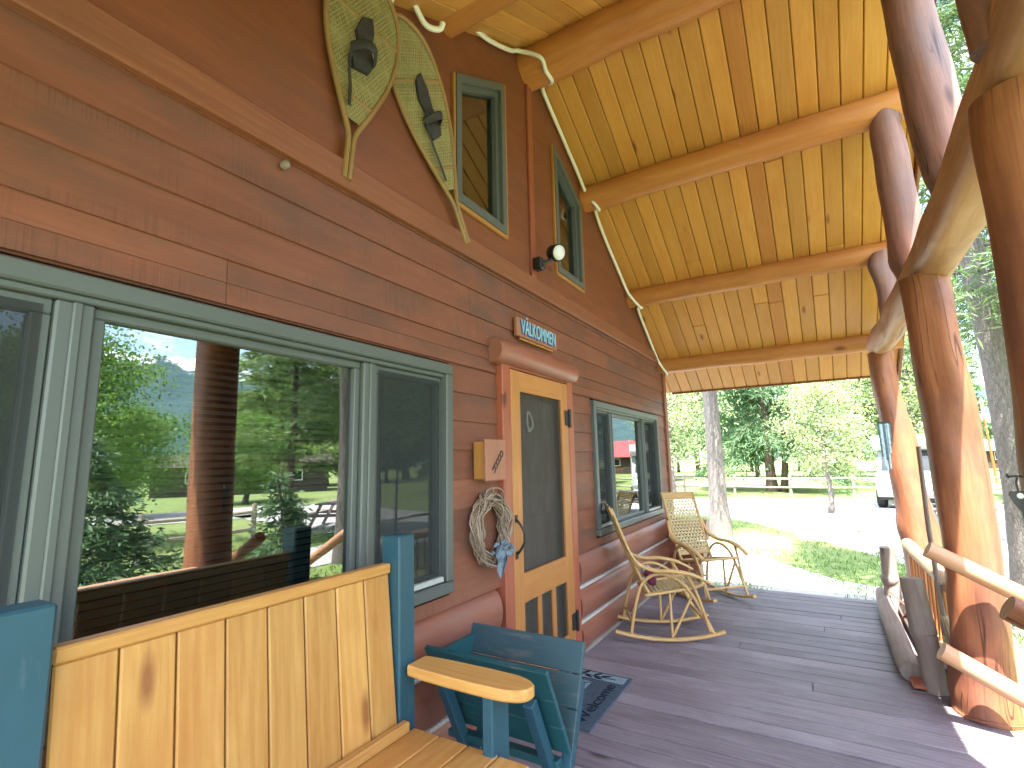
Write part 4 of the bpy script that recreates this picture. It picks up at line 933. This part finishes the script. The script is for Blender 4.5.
def broadleaf(name, label, H, r0, base, R0, mat, seed, nleaf=9000, ls=.09, group=None, bark='bark', elong=1.0, droop=.2):
    rr = np.random.RandomState(seed); random.seed(seed); t = thing(name, label, 'tree', group=group); b = MB(); P = trunk_mb(b, H * .93, r0, seed=seed); tips = []
    nb = 26
    for k in range(nb):
        z = base + (H * .95 - base) * (k / nb) ** .9; f = z / (H * .93) * 18; i = min(17, int(f)); c0 = Vector(P[i]); c0.z = z; t_ = (z - base) / (H - base); L_ = R0 * elong ** -1 * (math.sin(PI * min(1, .22 + t_ * .78)) ** .7) * rr.uniform(.6, 1.1)
        a = k * 2.4 + rr.uniform(-.4, .4); d = Vector((math.cos(a), math.sin(a), rr.uniform(.2, .7))); q = c0 + d * L_ * .55; e = q + Vector((d.x + rr.uniform(-.3, .3), d.y + rr.uniform(-.3, .3), rr.uniform(-.25, .45))) * L_ * .5
        b.tube(spline([c0, q, e], 4), [max(.006, r0 * .35 * (1 - s / 10)) for s in range(9)], 5, caps=False); tips += [q, e, (q + e) / 2]
        for w in range(3):
            p0 = c0.lerp(e, rr.uniform(.3, .9)); p1 = p0 + Vector((rr.normal(), rr.normal(), rr.normal() * .6 + .1)) * L_ * .26; b.tube([p0, p1], [.008, .003], 4, caps=False); tips.append(p1)
    tips = np.array([tuple(p) for p in tips]); cl = rr.uniform(-.28, .28, len(tips)); ix = rr.randint(0, len(tips), nleaf); sg = R0 * .17
    pos = tips[ix] + rr.normal(size=(nleaf, 3)) * sg * np.array([1, 1, .75]); keep = pos[:, 2] > base * .7; pos = pos[keep]; ix = ix[keep]; m = len(pos); dr = rr.normal(size=(m, 3)); dr[:, 2] -= droop
    ln = rr.uniform(.7, 1.35, m) * ls; b.build('trunk', M[bark], t); leaves('crown', pos, dr, ln, ln * .62, .5 + cl[ix] + rr.normal(size=m) * .18, M[mat], t); return t

pinA = conifer('tall_pine', 'tall pine with a straight pale grey trunk on the lawn beyond the porch end', 15, .215, 4.6, 2.6, .35, 'pineN', 3, per=90, nl=.2, nw=.02, lean=(-.004, 0)); pinA.location = (-.5, 13.4, GZ)
pinB = conifer('tall_pine', 'grey barked pine trunk rising beside the porch steps, behind the thick middle post', 13, .175, 3.7, 2.3, .45, 'pineN', 5, per=110, nl=.2, nw=.018, lean=(-.012, .004)); pinB.location = (3.52, 7.7, GZ)
pinC = dup(pinB, (6.4, 7.0, GZ), 2.1, 'slender pine standing beside the gravel path in front of the porch', (.8, .8, .92))
lar = conifer('larch_tree', 'large drooping larch with a forked trunk behind the rail fence', 13, .26, 2.6, 5.2, .62, 'larch', 8, per=230, nl=.34, nw=.036, whorl=.34, shape=.5, twin=True, bark='bark2'); lar.location = (-.5, 30.5, GZ)
lar2 = dup(pinA, (5.5, 13.6, GZ), 1.3, 'tall pine seen high up between the porch struts at the right', (1.15, 1.15, .95))
sml = broadleaf('young_maple', 'small round crowned young tree on the gravel in front of the rail fence', 4.4, .085, 1.2, 1.3, 'leafpale', 12, 8500, .08); sml.location = (1.9, 19.4, GZ)
lf = broadleaf('aspen_tree', 'pale green aspen at the left end of the rail fence by the cabin corner', 7.5, .16, 1.7, 2.7, 'leafpale', 15, 13000, .12); lf.location = (-4.3, 24.6, GZ)
lf2 = dup(lf, (-8.2, 31, GZ), 1.2, 'pale green aspen standing further back on the left beyond the fence', 1.1)
lf3 = dup(lf, (6.5, 36, GZ), 2.2, 'pale green aspen beyond the white camper van', 1.25)
brc = broadleaf('birch_tree', 'bright green bushy birch out on the lawn facing the big window', 5.2, .11, .9, 2.2, 'leaf', 21, 30000, .09, droop=.5); brc.location = (14.2, 4.6, GZ)
brc3 = dup(brc, (21.5, 9.3, GZ), .6, 'bushy birch by the driveway, between the lawn and the long dark lodge', .8)
brc4 = dup(brc, (24, 15.8, GZ), 3.6, 'low bushy birch in front of the long dark lodge', (1.2, 1.2, .9))
brc2 = dup(brc, (15.5, 1.2, GZ), 2.0, 'second bushy birch on the lawn, left of the one facing the big window', 1.1)
sp1 = conifer('spruce_tree', 'short wide spruce by the gravel path opposite the big window', 2.5, .05, .12, 1.25, .25, 'spruce', 31, per=60, nl=.13, nw=.03, whorl=.13, shape=.75, bark='bark2'); sp1.location = (7.0, 3.0, GZ)
sp2 = conifer('spruce_tree', 'thin young spruce close to the foot of the porch steps', 1.9, .035, .12, .62, .2, 'spruce', 33, per=36, nl=.11, nw=.028, whorl=.12, shape=.8, bark='bark2'); sp2.location = (5.6, 5.1, GZ)
pn = conifer('spreading_pine', 'broad pine with layered branches between the path and the driveway', 8.2, .12, 2.0, 2.6, .12, 'pineB', 35, per=110, nl=.22, nw=.03, whorl=.26, shape=.5, bark='bark2'); pn.location = (10.4, 8.7, GZ)
fc = conifer('forest_conifer', 'tall dark conifer in the dense wood beyond the fence', 15, .2, 1.9, 3.1, .32, 'spruce', 41, per=110, nl=.42, nw=.07, whorl=.45, shape=.85, bark='bark2', group='conifers in the wood beyond the fence')
fd = conifer('forest_conifer', 'tall dark conifer in the dense wood beyond the fence', 17, .22, 3.2, 3.0, .42, 'larch', 43, per=110, nl=.42, nw=.07, whorl=.45, shape=.7, bark='bark2', group='conifers in the wood beyond the fence')
rr = np.random.RandomState(5); spots = []
for i in range(26): spots.append((-26 + i * 2.3 + rr.uniform(-.8, .8), 47 + rr.uniform(0, 12) - abs(i - 13) * .3))
for i in range(12): spots.append((-24 + i * 4.6 + rr.uniform(-1, 1), 63 + rr.uniform(0, 8)))
for i in range(9): spots.append((36 + rr.uniform(0, 10) - i * .2, 48 - i * 2.4 + rr.uniform(-1, 1)))
for (x, y) in ((10.5, 24.5), (12.8, 30), (13, 22), (9, 40), (15, 36), (-12, 36), (-9.5, 42), (19, 26)): spots.append((x, y))
spots = [p for i, p in enumerate(spots) if not (i < 26 and i % 2 and -.25 < (p[0] - 1.66) / p[1] < .16)]
spots = [p for p in spots if not (p[1] > 20 and .30 < (p[0] + 1.66) / p[1] < .395) and not (p[1] > 20 and abs((p[0] - 1.66) / p[1] - .217) < .045)]
for i, (x, y) in enumerate(spots):
    if i == 0: o = fc; o.location = (x, y, GZ)
    elif i == 1: o = fd; o.location = (x, y, GZ)
    else: o = dup(fc if rr.rand() < .55 else fd, (x, y, GZ), rr.uniform(0, 6.28), None, rr.uniform(.7, 1.15))
    if i % 2 == 0 and i > 1: pass

# ------------------------------------------------------------------ fences
def fence(label, pts, rails=(.42, .82), h=1.0):
    c0 = Vector((pts[0][0], pts[0][1], GZ)); t = thing('rail_fence', label, 'fence', c0)
    for i, p in enumerate(pts):
        b = MB(); x, y = p[0] - c0.x, p[1] - c0.y; b.tube([(x, y, -.1), (x + random.uniform(-.02, .02), y, h * .6), (x, y + random.uniform(-.02, .02), h)], [.065, .06, .055], 8, .08, 3); b.build('fence_post', M['fence'], t)
        if i:
            a = pts[i - 1]
            for z in rails: b = MB(); b.tube([(a[0] - c0.x, a[1] - c0.y - .06, z), ((a[0] + p[0]) / 2 - c0.x, (a[1] + p[1]) / 2 - c0.y - .06, z - .02), (x, y - .06, z + random.uniform(-.03, .03))], .042, 8, .08, 3); b.build('fence_rail', M['fence'], t)
    return t
fence('weathered two rail fence running across behind the gravel yard', [(-14.2 + 2.45 * i, 28.2 - .17 * i * .9) for i in range(11)])
fence('short two rail fence on the lawn opposite the porch steps', [(9.9, -4.6 + 2.4 * i) for i in range(6)])

# ------------------------------------------------------------------ vehicles
def wheel(par, x, y, r=.36, w=.24):
    b = MB(); b.tube([(x, y - w / 2, r), (x, y - w / 2 + .03, r), (x, y + w / 2 - .03, r), (x, y + w / 2, r)], [r * .88, r, r, r * .88], 24, flatup=(0, 0, 1)); wh = b.build('wheel', M['tyre'], par)
    b = MB(); s = -1 if y < 0 else 1; yy = y + s * w / 2; b.tube([(x, yy - .02 * s, r), (x, yy + .004 * s, r), (x, yy + .02 * s, r)], [r * .6, r * .58, r * .2], 18, flatup=(0, 0, 1)); b.build('rim', M['chrome'], wh)
vn = thing('camper_van', 'boxy white camper van with a pale grey cab parked beside the young tree', 'van', (4.75, 23.6, GZ), math.radians(256))
b = MB(); b.prism([(-2.35, .5), (1.0, .5), (1.0, 2.35), (.2, 2.52), (-2.2, 2.52), (-2.35, 2.4)], 1, -.98, .98, 0); b.build('camper_body', M['van'], vn)
b = MB(); b.prism([(1.0, .45), (2.25, .45), (2.35, .75), (2.3, 1.12), (1.75, 1.25), (1.35, 1.95), (1.0, 2.0)], 1, -.88, .88, 0); b.build('cab', M['vangrey'], vn)
b = MB(); b.prism([(1.0, 2.0), (1.45, 1.98), (1.75, 2.2), (1.7, 2.5), (1.0, 2.5)], 1, -.97, .97, 0); b.build('roof_bunk', M['van'], vn)
b = MB(); b.add([(1.745, -.78, 1.285), (1.745, .78, 1.285), (1.375, .72, 1.93), (1.375, -.72, 1.93)], [(0, 1, 2, 3)]); b.v = [(v[0] + .012, v[1], v[2] + .008) for v in b.v]; b.build('windscreen', M['carglass'], vn)
for s in (-1, 1):
    b = MB(); b.box((1.1, s * .882, 1.28), (1.5, s * .89, 1.85), 0, .002); b.build('side_window', M['carglass'], vn)
    b = MB(); b.box((-1.5, s * .982, 1.35), (-.4, s * .992, 1.95), 0, .003); b.build('camper_window', M['carglass'], vn)
    b = MB(); b.box((2.3, s * .62 - .13, .78), (2.36, s * .62 + .13, .98), 1, .02); b.build('headlight', M['white'], vn)
    for x in (-1.55, 1.7): wheel(vn, x, s * .85)
b = MB(); b.box((2.28, -.85, .42), (2.42, .85, .58), 1, .02); b.build('bumper', M['chrome'], vn)
b = MB(); b.box((2.31, -.45, .74), (2.345, .45, 1.02), 1, .01); b.build('grille', M['black'], vn)
b = MB(); b.box((-2.2, -.85, .3), (2.1, .85, .5), 0); b.build('chassis', M['black'], vn)
cr = thing('parked_car', 'dark blue car parked on the gravel to the right of the camper van', 'car', (8.1, 23.2, GZ), math.radians(-98))
b = MB(); b.prism([(-2.0, .35), (2.0, .35), (2.1, .6), (2.0, .88), (.9, .98), (.4, 1.42), (-1.1, 1.45), (-1.9, 1.0), (-2.1, .9), (-2.1, .5)], 1, -.82, .82, 0); b.build('body', M['carblue'], cr)
for s in (-1, 1):
    b = MB(); b.prism([(-1.5, 1.0), (.72, 1.0), (.32, 1.36), (-1.02, 1.38)], 1, s * .822, s * .832, 0); b.build('side_window', M['carglass'], cr)
    b = MB(); b.box((2.0, s * .6 - .17, .62), (2.09, s * .6 + .17, .8), 1, .03); b.build('headlight', M['white'], cr)
    for x in (-1.3, 1.3): wheel(cr, x, s * .74, .32, .2)
b = MB(); b.add([(.93, -.7, 1.0), (.93, .7, 1.0), (.45, .62, 1.4), (.45, -.62, 1.4)], [(0, 1, 2, 3)]); b.v = [(v[0] + .015, v[1], v[2] + .012) for v in b.v]; b.build('windscreen', M['carglass'], cr)

# ------------------------------------------------------------------ other buildings and yard things
def shed(name, label, loc, rz, L_, D_, hw, hr, wall, roof, oh=.45, door=True):
    t = thing(name, label, 'cabin', loc, rz); b = MB(); z = 0
    while z < hw: b.box((-L_ / 2, -D_ / 2, z), (L_ / 2, D_ / 2, min(hw, z + .24)), 0, .02); z += .245
    b.prism([(-D_ / 2, hw), (D_ / 2, hw), (0, hr)], 0, -L_ / 2 + .01, L_ / 2 - .01, 1); b.build('wall', wall, t)
    for s in (-1, 1):
        k = (hr - hw) / (D_ / 2); b = MB(); b.bar((0, 0, hr + .06), (0, s * (D_ / 2 + oh), hr + .06 - k * (D_ / 2 + oh)), L_ + 2 * oh, .08, (0, s * k, 1), .01); b.build('roof', roof, t)
    for x in (-L_ * .3, L_ * .28):
        b = MB(); b.box((x - .45, -D_ / 2 - .04, hw * .42), (x + .45, -D_ / 2 + .01, hw * .82), 0, .01); w = b.build('window', M['white'], t); b = MB(); b.box((x - .38, -D_ / 2 - .05, hw * .46), (x + .38, -D_ / 2 - .042, hw * .78)); b.build('pane', M['carglass'], w)
    if door: b = MB(); b.box((-.45, -D_ / 2 - .04, .05), (.45, -D_ / 2 + .01, hw * .85), 2, .01); b.build('door', M['darkwall'], t)
    for s in (-1, 1):
        b = MB(); b.box((s * L_ / 2 - .01, -.4, hw * .45), (s * (L_ / 2 + .04), .4, hw * .85), 1, .01); w = b.build('window', M['white'], t); b = MB(); b.box((s * (L_ / 2 + .042), -.34, hw * .49), (s * (L_ / 2 + .05), .34, hw * .81)); b.build('pane', M['carglass'], w)
    return t
shed('dark_cabin', 'small dark brown cabin with a pale roof among the trees far beyond the steps', (21.3, 88, GZ), PI / 2 + .15, 9, 6.5, 4.0, 6.6, M['darkwall'], M['greyroof'])
shed('red_roofed_cabin', 'brown log cabin with a bright red roof across the far lawn', (19.9, 66, GZ), math.radians(-17), 4.6, 4.6, 2.4, 4.2, M['brownlog'], M['redroof'])
shed('blue_roofed_shed', 'low shed with a blue-grey roof beside the red roofed cabin', (18.2, 76, GZ), math.radians(-20), 4, 3, 2.2, 3.4, M['brownlog'], M['blueroof'])
shed('long_lodge', 'long low dark lodge across the driveway in front of the porch', (35, 22.5, GZ), math.radians(-57), 11, 5, 2.0, 2.8, M['darkwall'], M['darkwall'], door=False)
b = MB(); b.tube([(10.65, 40.5, GZ), (10.55, 40.5, 3.4)], [.07, .06], 10); o = b.build('marker_pole', M['orangepole']); tag(o, 'thin orange and white pole standing in front of the dark cabin', 'pole')
k = MB(); k.tube([(10.552, 40.5, 3.4), (10.53, 40.5, 4.6)], [.075, .07], 10); k.build('white_top', M['white'], o)
def picnic(label, loc, rz, mat):
    t = thing('picnic_table', label, 'picnic table', loc, rz)
    for i in range(5): b = MB(); b.box((-.9, -.36 + i * .147, .72), (.9, -.36 + i * .147 + .138, .76), 0, .005); b.build('table_plank', mat, t)
    for s in (-1, 1):
        for q in range(2): b = MB(); b.box((-.9, s * .62 + q * .147 - .14, .42), (.9, s * .62 + q * .147 - .005, .455), 0, .005); b.build('bench_plank', mat, t)
    for x in (-.65, .65):
        for s in (-1, 1): b = MB(); b.bar((x, s * .25, .72), (x, s * .62, 0), .09, .04, (1, 0, 0), .004); b.build('leg', mat, t)
        b = MB(); b.bar((x + .045, -.72, .39), (x + .045, .72, .39), .09, .04, (1, 0, 0), .004); b.build('crossbar', mat, t)
    return t
picnic('weathered wooden picnic table on the lawn behind the middle porch post', (4.5, 17.8, GZ), .5, M['fence'])
picnic('pale weathered picnic table on the lawn beyond the slender pine', (11.2, 10.9, GZ), 1.0, M['greywood'])

# ------------------------------------------------------------------ grass tufts
rr = np.random.RandomState(77); N = 26000
x = np.concatenate([rr.uniform(-6, 6, N // 2), rr.uniform(2.8, 14, N // 2)]); y = np.concatenate([7 + 20 * rr.uniform(0, 1, N // 2) ** 1.3, rr.uniform(-3, 12, N // 2)])
hit = np.zeros(N, bool)
for i in range(N):
    px, py = x[i], y[i]
    hit[i] = (abs(px - 7.35) < 1.1 and py < 12) or (noise.noise(Vector((px * .35, py * .35, 0))) < -.12) or (16.8 < py < 24 and px > -9 and noise.noise(Vector((px * .5, py * .5, 5))) < .3) or (px > 11.5) or (px > 8.2 and py > 11) or (px < 2.6 and py < 6.4) or (abs(px - 6) < 3 and py > 12) or (px < 5.2 and py < 25 and noise.noise(Vector((px * .9, py * .9, 3))) < .22 and abs((px - .3) * .866 + (py - 13.3) * .5) > 1.0)
x, y = x[~hit], y[~hit]; m = len(x); pos = np.stack([x, y, np.full(m, GZ - .01)], 1); pos = np.repeat(pos, 3, 0); m *= 3; pos[:, :2] += rr.normal(size=(m, 2)) * .03; d = rr.normal(size=(m, 3)) * .45; d[:, 2] = 1
M['grass'] = leafmat('grass_blades', lin(.07, .14, .03), lin(.15, .24, .07), .35)
tag(leaves('lawn_grass', pos, d, rr.uniform(.05, .13, m), rr.uniform(.008, .016, m), rr.rand(m), M['grass'], None), 'short grass growing in the lawn around the porch', 'grass', kind='stuff')
